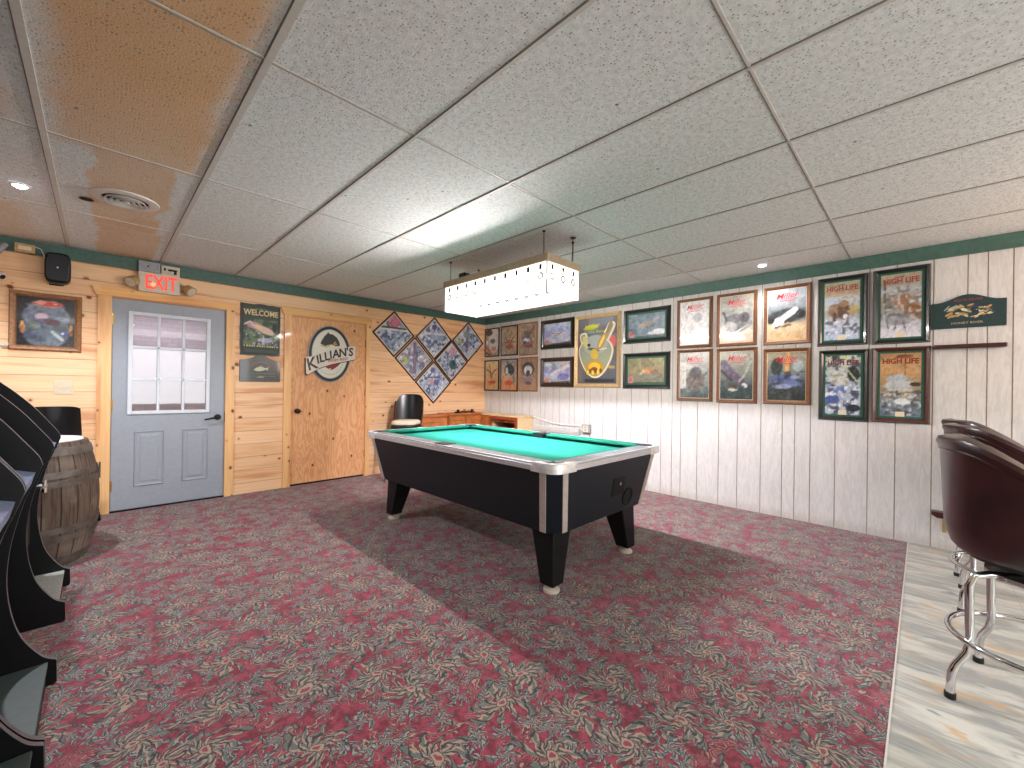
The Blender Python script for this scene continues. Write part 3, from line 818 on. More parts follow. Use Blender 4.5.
# ================================================================== DOWNLIGHTS, VENT
for (x, y, lb) in ((-.146, 2.127, 'small bright downlight in the ceiling above the arcade row'), (4.485, -.611, 'small bright downlight in the ceiling near the framed mirrors on the white wall')):
    t = thing('downlight', lb, 'ceiling light', (x, y, HH - .0045), group='ceiling downlights')
    m = MB(); m.lathe([(.045, .0035), (.045, -.001), (.032, -.004), (.030, .002), (.03, .0035)], (0, 0, 0), 28, cap=False); m.build('trim_ring', 'vent', t, smooth=True)
    m = MB(); m.lathe([(0, -.016), (.012, -.014), (.022, -.009), (.029, -.001), (.029, .001), (0, .001)], (0, 0, 0), 24); m.build('lens', 'led', t)
t = thing('ceiling_diffuser', 'round white stepped air diffuser in the stained ceiling tile', 'air vent', (.305, 1.93, HH))
m = MB(); m.lathe([(.165, .001), (.163, -.006), (.125, -.014), (.112, -.010), (.108, .001)], seg=40, cap=False); m.build('flange', 'vent', t, smooth=True)
m = MB(); m.lathe([(0, .0), (.112, .0), (.112, -.001), (0, -.001)], seg=32); m.build('throat', 'dark', t)
for r in (.092, .066, .040):
    m = MB(); m.lathe([(r, -.004), (r + .012, -.020), (r + .008, -.022), (r - .004, -.006)], seg=32, cap=False); m.build('cone', 'vent', t, smooth=True)
m = MB(); m.lathe([(0, -.004), (.02, -.006), (.018, -.024), (0, -.026)], seg=20); m.build('hub', 'vent', t, smooth=True)
t = thing('sprinkler_hole', 'small dark round hole cut in the stained ceiling tile beside the diffuser', 'ceiling hole', (.128, 2.10, HH))
m = MB(); m.lathe([(0, -.0015), (.033, -.0015), (.033, .0), (0, .0)], seg=20); m.build('void', 'dark', t)
m = MB(); m.lathe([(.033, .0), (.036, -.003), (.033, -.002)], seg=20, cap=False); m.build('rim', 'fgrey', t)
# ================================================================== ON THE PINE WALL
def W(x, z, d=0): return (x, YW - d, z)
# framed mirror with red script
cv = CV(.37, .42).seed(11); cv.a[:] = .03
cv.ell(.5, .30, .40, .36, (92, 104, 118), soft=.12); cv.ell(.5, .62, .41, .28, (110, 120, 138), soft=.12); cv.rect(.12, .88, .25, .68, (96, 108, 124))
cv.nz(7, (60, 74, 70), .45, .7, (.12, .88, .08, .5)); cv.nz(10, (60, 56, 92), .6, .5, (.12, .88, .1, .85)); cv.nz(9, (150, 150, 176), .62, .6, (.15, .85, .5, .85))
cv.ell(.42, .62, .12, .06, (206, 176, 188)); cv.ell(.6, .50, .14, .07, (84, 46, 54)); cv.ell(.28, .42, .12, .08, (110, 120, 112))
cv.line([(.60, .30), (.78, .14)], .035, (176, 190, 186)); cv.ell(.80, .27, .07, .05, (44, 60, 140)); cv.ell(.78, .28, .025, .02, (210, 216, 230))
cv.ell(.09, .38, .04, .12, (226, 170, 96)); cv.ell(.10, .32, .03, .09, (170, 96, 44)); cv.ell(.93, .36, .035, .12, (200, 140, 70)); cv.ell(.94, .30, .02, .07, (110, 60, 30))
cv.ell(.52, .88, .27, .065, (200, 190, 150)); cv.ell(.52, .88, .255, .055, (218, 62, 44)); cv.ell(.40, .90, .10, .04, (250, 150, 130)); cv.line([(.36, .87), (.68, .885)], .008, (236, 170, 150))
picture('framed_bar_mirror', 'square framed bar mirror with red oval script over a lake scene, on the pine wall', W(-.325, 1.452), .412, .487, .038, .028, 'fgrey', cv, rz=0, cat='mirror', mount=('fpine', .006))
# speaker
t = thing('wall_speaker', 'small black wall speaker high on the pine wall left of the exit sign', 'speaker', W(-.055, 2.02))
m = MB(); pts = [(.075 * math.copysign(abs(math.cos(a)) ** .45, math.cos(a)), .125 + .125 * math.copysign(abs(math.sin(a)) ** .45, math.sin(a))) for a in [2 * PI * k / 32 for k in range(32)]]
m.prism(pts, -.13, -.03); m.build('cabinet', 'black', t, bevel=.012)
m = MB(); m.prism([(x * .88, .125 + (z - .125) * .88) for x, z in pts], -.137, -.129); m.build('grille', 'blackpl', t, bevel=.003)
m = MB(); m.lathe([(0, -.001), (.006, -.001), (.005, -.004), (0, -.004)], (0, -.137, .125), 12, axis='y'); m.build('badge', 'alu', t)
m = MB(); m.box(-.03, .03, -.035, .0, .08, .16); m.tube([(-.05, -.03, .01), (-.05, -.01, -.004), (.03, -.01, -.002)], .005, 6); m.build('bracket', 'bronze', t)
# sensor box with cable
t = thing('transformer_box', 'small tan box mounted against the green trim at the left end of the pine wall', 'wall box', W(-.24, 2.246, .0225))
m = MB(); m.box(-.055, .055, -.03, -.001, 0, .07); m.build('housing', 'tan', t, bevel=.003)
m = MB(); m.box(-.035, .035, -.0325, -.029, .02, .05); m.build('face_label', 'ivory', t)
m = MB(); m.tube([(.055, -.01, .06), (.085, -.012, .05), (.10, -.012, .01), (.107, -.012, -.03)], .0035, 6); m.build('wire', 'cable', t)
# grey bracket / camera at the frame edge
t = thing('security_camera', 'grey camera on an angled arm at the left end of the pine wall', 'camera', W(-.40, 2.3))
m = MB(); m.box(-.03, .03, -.045, 0, -.06, .0); m.tube([(.06, -.05, -.01), (.02, -.06, -.08), (-.02, -.08, -.17), (-.02, -.10, -.22)], [.02, .024, .022, .018], 10); m.build('arm', 'greybox', t, smooth=True)
m = MB(); m.tube([(-.05, -.06, -.235), (.045, -.13, -.285)], .035, 16); m.build('body', 'greybox', t, smooth=True)
m = MB(); m.tube([(.045, -.13, -.285), (.056, -.138, -.291)], [.034, .030], 16); m.build('lens_ring', 'vent', t, smooth=True)
m = MB(); m.tube([(.050, -.134, -.288), (.0575, -.1395, -.2918)], .019, 14); m.build('lens', 'screen', t)
m = MB(); m.tube([(-.03, -.05, -.23), (-.03, -.03, -.33), (-.045, -.02, -.42)], .012, 8); m.build('cable', 'fgrey', t, smooth=True)
t = thing('wall_hook', 'small white plastic hook at the left end of the pine wall', 'hook', W(-.352, 1.48))
m = MB(); m.box(-.02, .012, -.006, 0, -.012, .012); m.tube([(-.004, -.004, 0), (.01, -.03, -.004), (.024, -.045, .004), (.03, -.045, .018)], .007, 8); m.build('hook', 'lid', t, smooth=True)
# exit sign with emergency heads
t = thing('exit_sign', 'lit red exit sign with two lamp heads above the blue-grey door', 'exit sign', W(.60, 2.055))
m = MB(); m.box(-.152, .152, -.062, -.0235, 0, .185); m.build('housing', 'beige', t, bevel=.004)
m = MB(); m.text('EXIT', .185, 0.012, .09, -.0626, (255, 70, 56), bold=.004, fit=.235); m.build('lettering', 'exitred', t, flip=False)
m = MB(); m.lathe([(0, -.001), (.02, -.001), (.02, .0)], (-.045, -.063, .075), 20, axis='y'); m.build('bulb_glow', 'exitamber', t)
m = MB(); m.box(-.152, .002, -.06, -.0235, .188, .285); m.build('battery_box', 'greybox', t, bevel=.003)
m = MB(); m.lathe([(0, -.001), (.008, -.001), (.007, -.004), (0, -.004)], (-.085, -.06, .24), 10, axis='y'); m.build('test_button', 'bronze', t)
m = MB(); m.box(.012, .15, -.045, -.0235, .188, .275); m.box(.02, .05, -.062, -.045, .255, .27); m.box(.075, .15, -.066, -.045, .245, .262); m.box(.05, .07, -.062, -.045, .20, .225); m.box(.08, .10, -.062, -.045, .20, .225); m.build('open_circuit', 'beige', t)
m = MB(); m.box(.03, .045, -.05, -.0455, .228, .25); m.box(.06, .13, -.05, -.0455, .228, .243); m.box(.105, .125, -.06, -.0455, .20, .224); m.build('circuit_chip', 'bronze', t)
for sx, c in ((-1, (-.185, -.07, .085)), (1, (.215, -.075, .07))):
    m = MB(); q = Vector(c); d = Vector((sx * .55, -.6, -.58)).normalized()
    m.tube([(sx * .15, -.04, .12), tuple(q)], .012, 8)
    m.tube([q - d * .035, q - d * .02, q + d * .035, q + d * .045], [.025, .04, .05, .05], 18); m.build('lamp_head', 'tan', t, smooth=True)
    m = MB(); m.tube([q + d * .045, q + d * .048], [.042, .04], 18); m.build('head_lens', 'beige', t)
# switch plate
t = thing('light_switch', 'ivory double switch plate on the pine wall below the square bar mirror', 'light switch', W(-.016, 1.088))
m = MB(); m.box(-.057, .057, -.006, 0, 0, .118); m.build('plate', 'ivory', t, bevel=.002)
for x in (-.023, .023):
    m = MB(); m.box(x - .005, x + .005, -.015, -.006, .05, .066); m.build('toggle', 'beige', t)
# welcome board
cv = CV(.40, .575, 130).seed(5); cv.vg((0, (44, 58, 48)), (.5, (70, 84, 74)), (1, (44, 56, 46)))
cv.nz(12, (110, 132, 96), .5, .8, (.05, .95, .2, .72)); cv.nz(9, (150, 160, 190), .58, .6, (.1, .95, .2, .45)); cv.ell(.35, .58, .24, .07, (196, 150, 160), -.25); cv.ell(.62, .50, .26, .07, (222, 196, 176), -.35)
cv.ell(.42, .56, .12, .04, (230, 206, 150), -.3); cv.line([(.08, .6), (.22, .66), (.3, .58)], .02, (226, 206, 210)); cv.ell(.62, .30, .2, .05, (170, 176, 206)); cv.nz(16, (226, 226, 226), .66, .7, (.1, .9, .2, .5)); cv.ell(.86, .56, .06, .09, (40, 48, 44))
cv.line([(.1, .885), (.5, .925), (.9, .885)], .012, (120, 140, 110)); cv.rect(0, .05, 0, 1, (34, 40, 34)); cv.rect(.95, 1, 0, 1, (34, 40, 34)); cv.rect(0, 1, 0, .03, (30, 36, 32)); cv.rect(.1, .9, .05, .10, (66, 84, 72))
def ex(p, ins, w, h, y):
    p.text('WELCOME', .085, .20, .472, y, (226, 200, 152), bold=.002, fit=.34)
    for k in range(14): p.box(.035 + k * .0245, .035 + k * .0245 + (.018 if k % 4 else .010), y - .0006, y, .098, .116, 0, L(206, 190, 140))
t = thing('welcome_sign', 'tall dark wooden WELCOME board with a painted wildlife scene, beside the steel door', 'sign', W(1.27, 1.512))
m = MB(); rg = random.Random(3); pts = [(0 + rg.uniform(0, .006), z) for z in np.linspace(.57, 0, 12)] + [(x, rg.uniform(-.004, .004)) for x in np.linspace(.04, .36, 8)] + [(.398 - rg.uniform(0, .006), z) for z in np.linspace(0, .57, 12)] + [(x, .572 + rg.uniform(-.006, .006)) for x in np.linspace(.36, .04, 8)]
m.prism(pts, -.016, 0); m.build('board', 'fblack', t, bevel=.002)
p = MB(); p.grid(cv.a, .012, .386, .01, .562, -.0165); ex(p, 0, .4, .57, -.0178); p.build('painted_face', 'matte', t, flip=False)
# arched board under it
t = thing('arched_fish_plaque', 'dark arched wooden plaque with a small fish, hung under the WELCOME board', 'sign', W(1.272, 1.226))
arch = [(0, 0), (.398, 0), (.398, .235), (.35, .238), (.29, .258), (.24, .288), (.20, .296), (.16, .288), (.11, .258), (.05, .238), (0, .235)]
m = MB(); m.prism(arch, -.014, .003); m.build('board', 'fblack', t, bevel=.002)
m = MB(); fish = [(.13, .13), (.16, .155), (.21, .165), (.25, .15), (.275, .165), (.272, .125), (.25, .135), (.20, .115), (.16, .115)]
m.prism(fish, -.0165, -.0145, col=L(206, 204, 178)); m.prism([(.16, .155), (.20, .175), (.22, .165)], -.0165, -.0145, col=L(170, 176, 150))
for k in range(9):
    a0 = PI * (.12 + k * .085); m.prism([(.2 + .10 * math.cos(a0), .13 + .085 * math.sin(a0)), (.2 + .112 * math.cos(a0 + .1), .13 + .095 * math.sin(a0 + .1)), (.2 + .10 * math.cos(a0 + .2), .13 + .085 * math.sin(a0 + .2))], -.016, -.0145, col=L(150, 120, 72))
for zz in (.055, .085): 
    for k in range(12): m.prism([(.05 + k * .025, zz), (.068 + k * .025, zz), (.066 + k * .025, zz + .008), (.052 + k * .025, zz + .009)], -.0152, -.0142, col=L(96, 112, 110))
m.prism([(.16, .045), (.24, .045), (.22, .056), (.18, .056)], -.016, -.0145, col=L(170, 170, 150))
m.build('painted_face', 'matte', t)
# round beer sign on door 2
t = thing('oval_beer_sign', 'oval white beer sign with a slanted KILLIANS banner on the plywood door', 'sign', (2.232, YW + .008, 1.585))
def ov(rx, rz, n=48): return [(rx * math.cos(2 * PI * k / n), rz * math.sin(2 * PI * k / n)) for k in range(n)]
m = MB(); m.prism(ov(.262, .352), -.016, -.001); m.build('backing', 'greybox', t, bevel=.002)
m = MB()
m.prism(ov(.25, .34), -.0175, -.016, col=L(26, 28, 34)); m.prism(ov(.22, .305), -.0185, -.0173, col=L(212, 214, 204))
m.prism(ov(.205, .29), -.0192, -.0183, col=L(226, 226, 212))
# horse head
m.prism([(-.12, .12), (-.10, .17), (-.07, .22), (-.04, .25), (-.03, .275), (-.015, .25), (.03, .245), (.08, .21), (.11, .16), (.12, .11), (.06, .10), (.02, .12), (-.03, .11), (-.07, .09)], -.020, -.019, col=L(48, 56, 52))
m.prism([(.03, .13), (.06, .17), (.075, .14), (.09, .12), (.05, .105)], -.0206, -.0198, col=L(170, 140, 80))
m.prism([(-.13, .10), (-.09, .11), (-.06, .09), (-.01, .115), (.0, .10), (-.05, .075), (-.10, .085)], -.0206, -.0198, col=L(200, 186, 130))
m.prism([(-.11, -.13), (.15, -.06), (.13, -.11), (.08, -.16), (.02, -.20), (-.03, -.18), (-.08, -.15)], -.020, -.019, col=L(140, 30, 32))
m.prism([(-.02, -.19), (.0, -.175), (.02, -.19), (.0, -.205)], -.0206, -.0198, col=L(220, 200, 150))
for k in range(15):
    a = -PI * .83 + k * PI * .66 / 14
    m.box(.18 * math.cos(a) - .004, .18 * math.cos(a) + .004, -.0200, -.019, .258 * math.sin(a) - .006, .258 * math.sin(a) + .005, 0, L(90, 96, 100))
m.build('oval_face', 'matte', t)
m = MB(); ban = [(-.29, -.06), (-.20, -.035), (-.05, .03), (.10, .085), (.30, .12), (.315, .115), (.312, -.05), (.18, -.085), (.02, -.125), (-.13, -.18), (-.265, -.265), (-.285, -.255)]
m.prism([(x - .006, z - .012) for x, z in ban], -.030, -.021, col=L(26, 28, 34)); m.prism(ban, -.034, -.026, col=L(222, 216, 204)); m.build('banner', 'matte', t)
m = MB()
for ch, x, z, s, a in (('K', -.228, -.14, .20, .36), ('I', -.158, -.085, .14, .32), ('L', -.112, -.063, .14, .30), ('L', -.052, -.038, .14, .28), ('I', -.004, -.018, .14, .24), ('A', .06, .0, .14, .2), ('N', .145, .022, .14, .17), ("'", .20, .038, .14, .1), ('S', .25, .036, .14, .1)):
    m.text(ch, s, x, z, -.0345, (18, 22, 28), shear=.15, ang=a, bold=.004, sx=.92)
m.text('IRISH RED', .046, .09, -.068, -.0345, (176, 50, 50), shear=.1, ang=.17, bold=.001, fit=.25)
m.build('lettering', 'matte', t, flip=False)
# diamond frames
def dia_cv(k):
    cv = CV(.44, .44, 110).seed(40 + k); cv.vg((0, (190, 200, 214)), (.5, (120, 140, 176)), (1, (206, 208, 220)))
    cv.nz(11, (58, 78, 112), .5, .8); cv.nz(16, (226, 230, 238), .6, .8)
    if k == 0: cv.nz(3, (196, 96, 120), .3, .9, (.6, 1, .6, 1)); cv.line([(.3, 1), (1, .3)], .04, (50, 60, 60)); cv.line([(.22, 1), (1, .22)], .03, (226, 226, 226))
    if k == 1: cv.ell(.8, .8, .12, .10, (74, 70, 120)); cv.line([(.35, .75), (.75, .35)], .02, (60, 84, 120)); cv.ell(.6, .5, .12, .22, (150, 170, 200), .8); cv.line([(.3, .95), (.95, .3)], .03, (216, 210, 220))
    if k == 2: cv.line([(.2, .3), (.9, .95)], .06, (110, 90, 120)); cv.ell(.65, .75, .16, .16, (120, 130, 130)); cv.ell(.2, .8, .1, .15, (150, 160, 110))
    if k == 3: cv.ell(.2, .75, .16, .16, (180, 190, 120)); cv.line([(.15, .15), (.9, .9)], .07, (120, 100, 130)); cv.ell(.75, .3, .2, .13, (240, 238, 240), -.7); cv.nz(9, (140, 120, 150), .5, .6)
    if k == 4: cv.ell(.8, .75, .16, .16, (210, 150, 170)); cv.ell(.45, .35, .16, .2, (40, 90, 90)); cv.ell(.55, .4, .05, .12, (30, 40, 70))
    if k == 5: cv.ell(.8, .85, .12, .1, (90, 100, 150)); cv.line([(.4, .85), (.85, .45)], .025, (60, 60, 100)); cv.ell(.45, .55, .1, .1, (200, 150, 130)); cv.ell(.6, .4, .12, .1, (90, 100, 160))
    return cv
dl = ['diamond-hung framed mirror with a pink sky, leftmost of the top row on the pine wall', 'diamond-hung framed mirror with a purple crest, middle of the top row', 'diamond-hung framed mirror nearest the room corner, rightmost of the top row',
      'diamond-hung framed mirror with a yellow-green left corner, left of the lower pair', 'diamond-hung framed mirror with pink and dark teal shapes, right of the lower pair', 'bottom diamond-hung framed mirror at the point of the V arrangement']
for k, (x, z) in enumerate(((3.105, 1.922), (3.775, 1.925), (4.43, 1.930), (3.440, 1.592), (4.10, 1.596), (3.772, 1.262))):
    S = .458
    t = picture('diamond_mirror', dl[k], W(x, z - S / 2 * 1.4142 + .0), S, S, .021, .022, 'fdark', dia_cv(k), rz=0, group='diamond-hung mirrors on the pine wall', cat='mirror', mount=('beige', .012))
    t.rotation_euler = (0, -PI / 4, 0)

# ================================================================== ON THE WHITE WALL
def Rw(y_left, z, d=0): return (XW - d, y_left, z)
def script(txt, col, sz=.07, wf=.62, zf=.86, xf=.5, sub=True, shear=.35):
    def f(p, ins, w, h, y):
        p.text(txt, sz, ins + w * xf, ins + h * zf, y, col, shear=shear, ang=.06, bold=.0004, fit=w * wf)
        p.box(ins + w * (xf - wf * .35), ins + w * (xf + wf * .5), y - .0005, y, ins + h * (zf - .062), ins + h * (zf - .053), 0, L(*col))
        if sub:
            for k in range(9): p.box(ins + w * (xf - .17) + k * w * .042, ins + w * (xf - .17) + k * w * .042 + w * .03, y - .0005, y, ins + h * (zf - .105), ins + h * (zf - .085), 0, L(*col))
    return f
# six small wildlife prints near the corner
def animal(k):
    cv = CV(.36, .47, 110).seed(60 + k)
    tan = (186, 158, 128)
    cv.vg((0, (160, 140, 116)), (.5, tan), (1, (170, 150, 124))); cv.nz(7, (130, 112, 92), .55, .5)
    if k == 0:
        cv.ell(.62, .6, .45, .5, (214, 208, 200)); cv.ell(.25, .88, .28, .12, (44, 44, 50)); cv.ell(.55, .55, .2, .09, (80, 92, 96)); cv.line([(.1, .3), (.5, .06)], .05, (190, 70, 54)); cv.line([(.05, .12), (.3, .05)], .05, (60, 50, 46)); cv.ell(.62, .25, .2, .1, (196, 130, 110)); cv.ell(.1, .5, .08, .1, (244, 244, 240))
    if k == 1:
        for sx in (-1, 1): cv.line([(.5, .40), (.5 + sx * .18, .52), (.5 + sx * .30, .62)], .03, (84, 60, 44)); cv.line([(.5 + sx * .05, .6), (.5 + sx * .14, .85)], .03, (120, 112, 80)); cv.line([(.5 + sx * .12, .42), (.5 + sx * .3, .45)], .03, (90, 70, 50))
        cv.ell(.5, .42, .13, .12, (150, 84, 70)); cv.ell(.5, .28, .24, .07, (150, 50, 50)); cv.nz(12, (180, 90, 84), .6, .7, (.2, .8, .15, .35))
    if k == 2:
        cv.ell(.38, .5, .28, .15, (92, 100, 122)); cv.ell(.4, .47, .2, .07, (214, 216, 218)); cv.ell(.3, .38, .1, .06, (50, 54, 62)); cv.ell(.5, .28, .3, .08, (150, 70, 74)); cv.ell(.5, .7, .3, .1, (120, 104, 92)); cv.nz(10, (90, 60, 60), .62, .6, (.1, .9, .15, .9))
    if k == 3:
        cv.vg((0, (190, 160, 110)), (1, (222, 196, 140)))
        for sx in (-1, 1): cv.line([(.48, .5), (.48 + sx * .2, .66), (.48 + sx * .36, .7)], .035, (100, 70, 50))
        cv.line([(.3, .88), (.42, .6)], .03, (90, 76, 56)); cv.ell(.48, .48, .08, .1, (120, 84, 84)); cv.ell(.5, .26, .3, .06, (196, 70, 50)); cv.ell(.4, .2, .16, .05, (206, 100, 60))
    if k == 4:
        cv.vg((0, (206, 130, 84)), (.45, (214, 170, 130)), (1, (150, 150, 140))); cv.ell(.52, .66, .32, .2, (30, 34, 40)); cv.ell(.36, .62, .09, .14, (206, 214, 214)); cv.ell(.5, .5, .2, .05, (190, 196, 190)); cv.ell(.5, .24, .3, .08, (190, 70, 50)); cv.nz(9, (50, 50, 60), .62, .7, (.1, .9, .4, .95)); cv.ell(.82, .35, .08, .2, (110, 130, 120))
    if k == 5:
        cv.vg((0, (176, 140, 110)), (1, (150, 120, 96))); cv.ell(.5, .66, .36, .22, (56, 46, 46)); cv.ell(.5, .62, .26, .15, (220, 220, 224)); cv.ell(.5, .54, .12, .09, (50, 50, 56)); cv.ell(.5, .30, .28, .12, (122, 124, 132)); cv.ell(.52, .22, .2, .06, (130, 50, 64))
    return cv
an = [('nearest the room corner with a white bird and a red band, top row', 3.572, 1.700, .347, .480, 'fdark'), ('with crossed brown wings and a red crest, middle of the top row', 3.182, 1.703, .378, .485, 'fred'), ('with a blue-grey bird on brown, right of the top row', 2.775, 1.690, .378, .505, 'fgrey'),
      ('with antlers on a yellow ground, nearest the corner in the lower row', 3.572, 1.140, .352, .510, 'fdark'), ('with a black and white bird over orange, middle of the lower row', 3.187, 1.138, .390, .520, 'fred'), ('with a white-faced dark animal, right of the lower row', 2.772, 1.143, .384, .526, 'fgrey')]
for k, (d, y, z, w, h, fm) in enumerate(an):
    picture('small_wildlife_print', 'small print ' + d, Rw(y, z), w, h, .022, .024, fm, animal(k), group='six small prints by the room corner')
# two dark landscape frames
for k, (z, h, d, c) in enumerate(((1.758, .430, 'upper small dark landscape print with lavender water, left of the gilt frame', 0), (1.210, .430, 'lower small dark-framed landscape print with a diagonal pale streak, left of the gilt frame', 1))):
    cv = CV(.52, .36, 100).seed(80 + k); cv.vg((0, (120, 130, 140)), (.2, (190, 196, 216)), (.6, (150, 156, 206)), (1, (140, 172, 176)))
    cv.nz(8, (196, 206, 226), .5, .7)
    if k == 0: cv.ell(.55, .5, .26, .10, (206, 196, 196)); cv.line([(.3, .55), (.5, .48), (.7, .56)], .012, (96, 110, 120)); cv.line([(.4, .42), (.6, .45)], .01, (150, 120, 110)); cv.ell(.55, .8, .3, .07, (170, 180, 230))
    else: cv.line([(.3, .4), (.95, .8)], .05, (216, 216, 220)); cv.ell(.75, .3, .22, .15, (120, 124, 196)); cv.ell(.7, .88, .2, .08, (196, 180, 180)); cv.ell(.2, .85, .15, .07, (220, 226, 226))
    cv.ell(.12, .12, .10, .13, (206, 130, 124)); cv.rect(0, 1, 0, .04, (70, 66, 60)); cv.line([(.3, .05), (.95, .07)], .015, (60, 54, 50))
    picture('landscape_mirror', d, Rw(2.328, z), .60, h, .05, .03, 'fdark' if k else 'fblack', cv, group='small landscape prints left of the gilt frame', mount=('fblack', .012))
# large gilt frame with cut-out shield
cv = CV(.60, .88, 90).seed(90); cv.vg((0, (86, 92, 104)), (.5, (112, 120, 134)), (1, (128, 134, 146))); cv.nz(5, (90, 86, 84), .5, .5); cv.rect(0, .12, 0, .8, (130, 106, 86), .6)
cv.ell(.88, .62, .10, .10, (214, 110, 106)); cv.line([(.8, .1), (.8, .35)], .035, (96, 96, 80)); cv.line([(.7, .26), (.93, .24)], .03, (190, 170, 100)); cv.ell(.82, .35, .07, .04, (110, 130, 150)); cv.rect(.2, .95, .02, .07, (40, 50, 56)); cv.ell(.35, .86, .20, .035, (196, 200, 60), .1)
def ex(p, ins, w, h, y):
    p.text('Light Beer', .05, ins + w * .46, ins + h * .79, y, (176, 196, 84), fit=w * .52, bold=.001)
    p.text('Miller', .07, ins + w * .36, ins + h * .875, y, (216, 214, 70), shear=.3, ang=.12, bold=.002, fit=w * .40)
t = picture('gilt_framed_sign', 'large gilt-framed grey sign with a white-edged gold shield and guitar shape', Rw(1.715, 1.212), .706, .972, .055, .035, 'fgold', cv, ex)
m = MB()
def egg(cx_, cz, r, top, bot, n=40): return [(cx_ + r * math.cos(q) * (1 - .22 * max(0, -math.sin(q))), cz + (top if math.sin(q) > 0 else bot) * math.sin(q)) for q in [2 * PI * k / n for k in range(n)]]
def tilt(cx_, cz, w_, h_, a, n=24): return [(cx_ + w_ * c * math.cos(a) - h_ * s * math.sin(a), cz + w_ * c * math.sin(a) + h_ * s * math.cos(a)) for c, s in [(math.copysign(abs(math.cos(q)) ** .6, math.cos(q)), math.copysign(abs(math.sin(q)) ** .6, math.sin(q))) for q in [2 * PI * k / n for k in range(n)]]]
for g_, y0_, y1_, c_ in ((0, -.028, -.013, (232, 222, 204)), (.022, -.034, -.0275, (150, 160, 136))):
    m.prism(egg(.345, .47, .265 - g_, .21 - g_, .345 - g_), y0_, y1_, col=L(*c_))
    m.prism(tilt(.16, .655, .058 - g_, .075 - g_, .2), y0_ + .0008, y1_, col=L(*c_))
    m.prism(tilt(.535, .715, .055 - g_, .145 - g_, -.5), y0_ + .0004, y1_, col=L(*c_))
m.build('shield', 'matte', t)
m = MB()
def pe(cx_, cz, rx, rz, c, y0, a=0, n=20): m.prism([(cx_ + rx * math.cos(q) * math.cos(a) - rz * math.sin(q) * math.sin(a), cz + rx * math.cos(q) * math.sin(a) + rz * math.sin(q) * math.cos(a)) for q in [2 * PI * k / n for k in range(n)]], y0, -.033, col=L(*c))
pe(.345, .56, .19, .13, (164, 172, 168), -.036); pe(.34, .26, .14, .10, (196, 152, 40), -.040); pe(.34, .27, .09, .06, (226, 190, 70), -.043); pe(.34, .24, .05, .03, (130, 84, 26), -.045)
pe(.34, .44, .06, .07, (206, 176, 70), -.041, .4); pe(.45, .60, .045, .12, (190, 150, 56), -.041, -.5); pe(.45, .60, .02, .09, (232, 206, 120), -.044, -.5); pe(.20, .60, .04, .09, (206, 196, 130), -.040, .4)
pe(.25, .56, .022, .022, (50, 60, 66), -.042); pe(.555, .78, .022, .09, (150, 130, 90), -.040, -.45); pe(.32, .50, .10, .02, (90, 106, 90), -.0385, -.2); pe(.46, .50, .07, .012, (206, 206, 196), -.039, .1)
for k in range(6): pe(.24 + k * .04, .20 + .02 * (k % 2), .016, .03, (120, 80, 30) if k % 2 else (236, 206, 96), -.0465)
m.build('gold_emblem', 'matte', t)
# two green-matted landscape frames
for k, (z, h, d) in enumerate(((1.756, .415, 'upper dark green framed print of a grey fish, right of the gilt frame'), (1.203, .438, 'lower dark green framed print of a tan fish, right of the gilt frame'))):
    cv = CV(.44, .30, 110).seed(100 + k)
    if k == 0:
        cv.vg((0, (120, 140, 156)), (1, (130, 148, 160))); cv.nz(6, (96, 116, 130), .5, .7); cv.ell(.5, .52, .22, .13, (150, 142, 134), .25); cv.line([(.62, .6), (.82, .78)], .03, (164, 160, 156)); cv.ell(.4, .5, .1, .09, (170, 156, 140)); cv.ell(.85, .2, .2, .12, (226, 232, 236)); cv.ell(.68, .15, .14, .06, (230, 236, 240))
    else:
        cv.vg((0, (110, 120, 110)), (.5, (150, 140, 104)), (1, (160, 160, 112))); cv.nz(6, (120, 120, 96), .5, .7); cv.ell(.58, .5, .24, .13, (176, 132, 92), -.1); cv.ell(.52, .46, .1, .08, (214, 160, 110)); cv.line([(.35, .35), (.45, .5)], .025, (200, 190, 170)); cv.line([(.75, .5), (.92, .3)], .04, (120, 110, 100)); cv.ell(.6, .28, .3, .08, (130, 130, 126))
    cv.ell(.08, .14, .09, .15, (206, 130, 134)); cv.line([(.05, .1), (.12, .2)], .012, (170, 60, 70)); cv.line([(.2, .02), (1, .02)], .012, (40, 60, 54))
    picture('green_framed_print', d, Rw(.975, z), .598, h, .048, .032, 'fblack', cv, group='dark green framed prints right of the gilt frame', mount=(MT.setdefault('mountg', plain('bottle_green_mount', (26, 84, 66), .5)), .022), plaque=None)
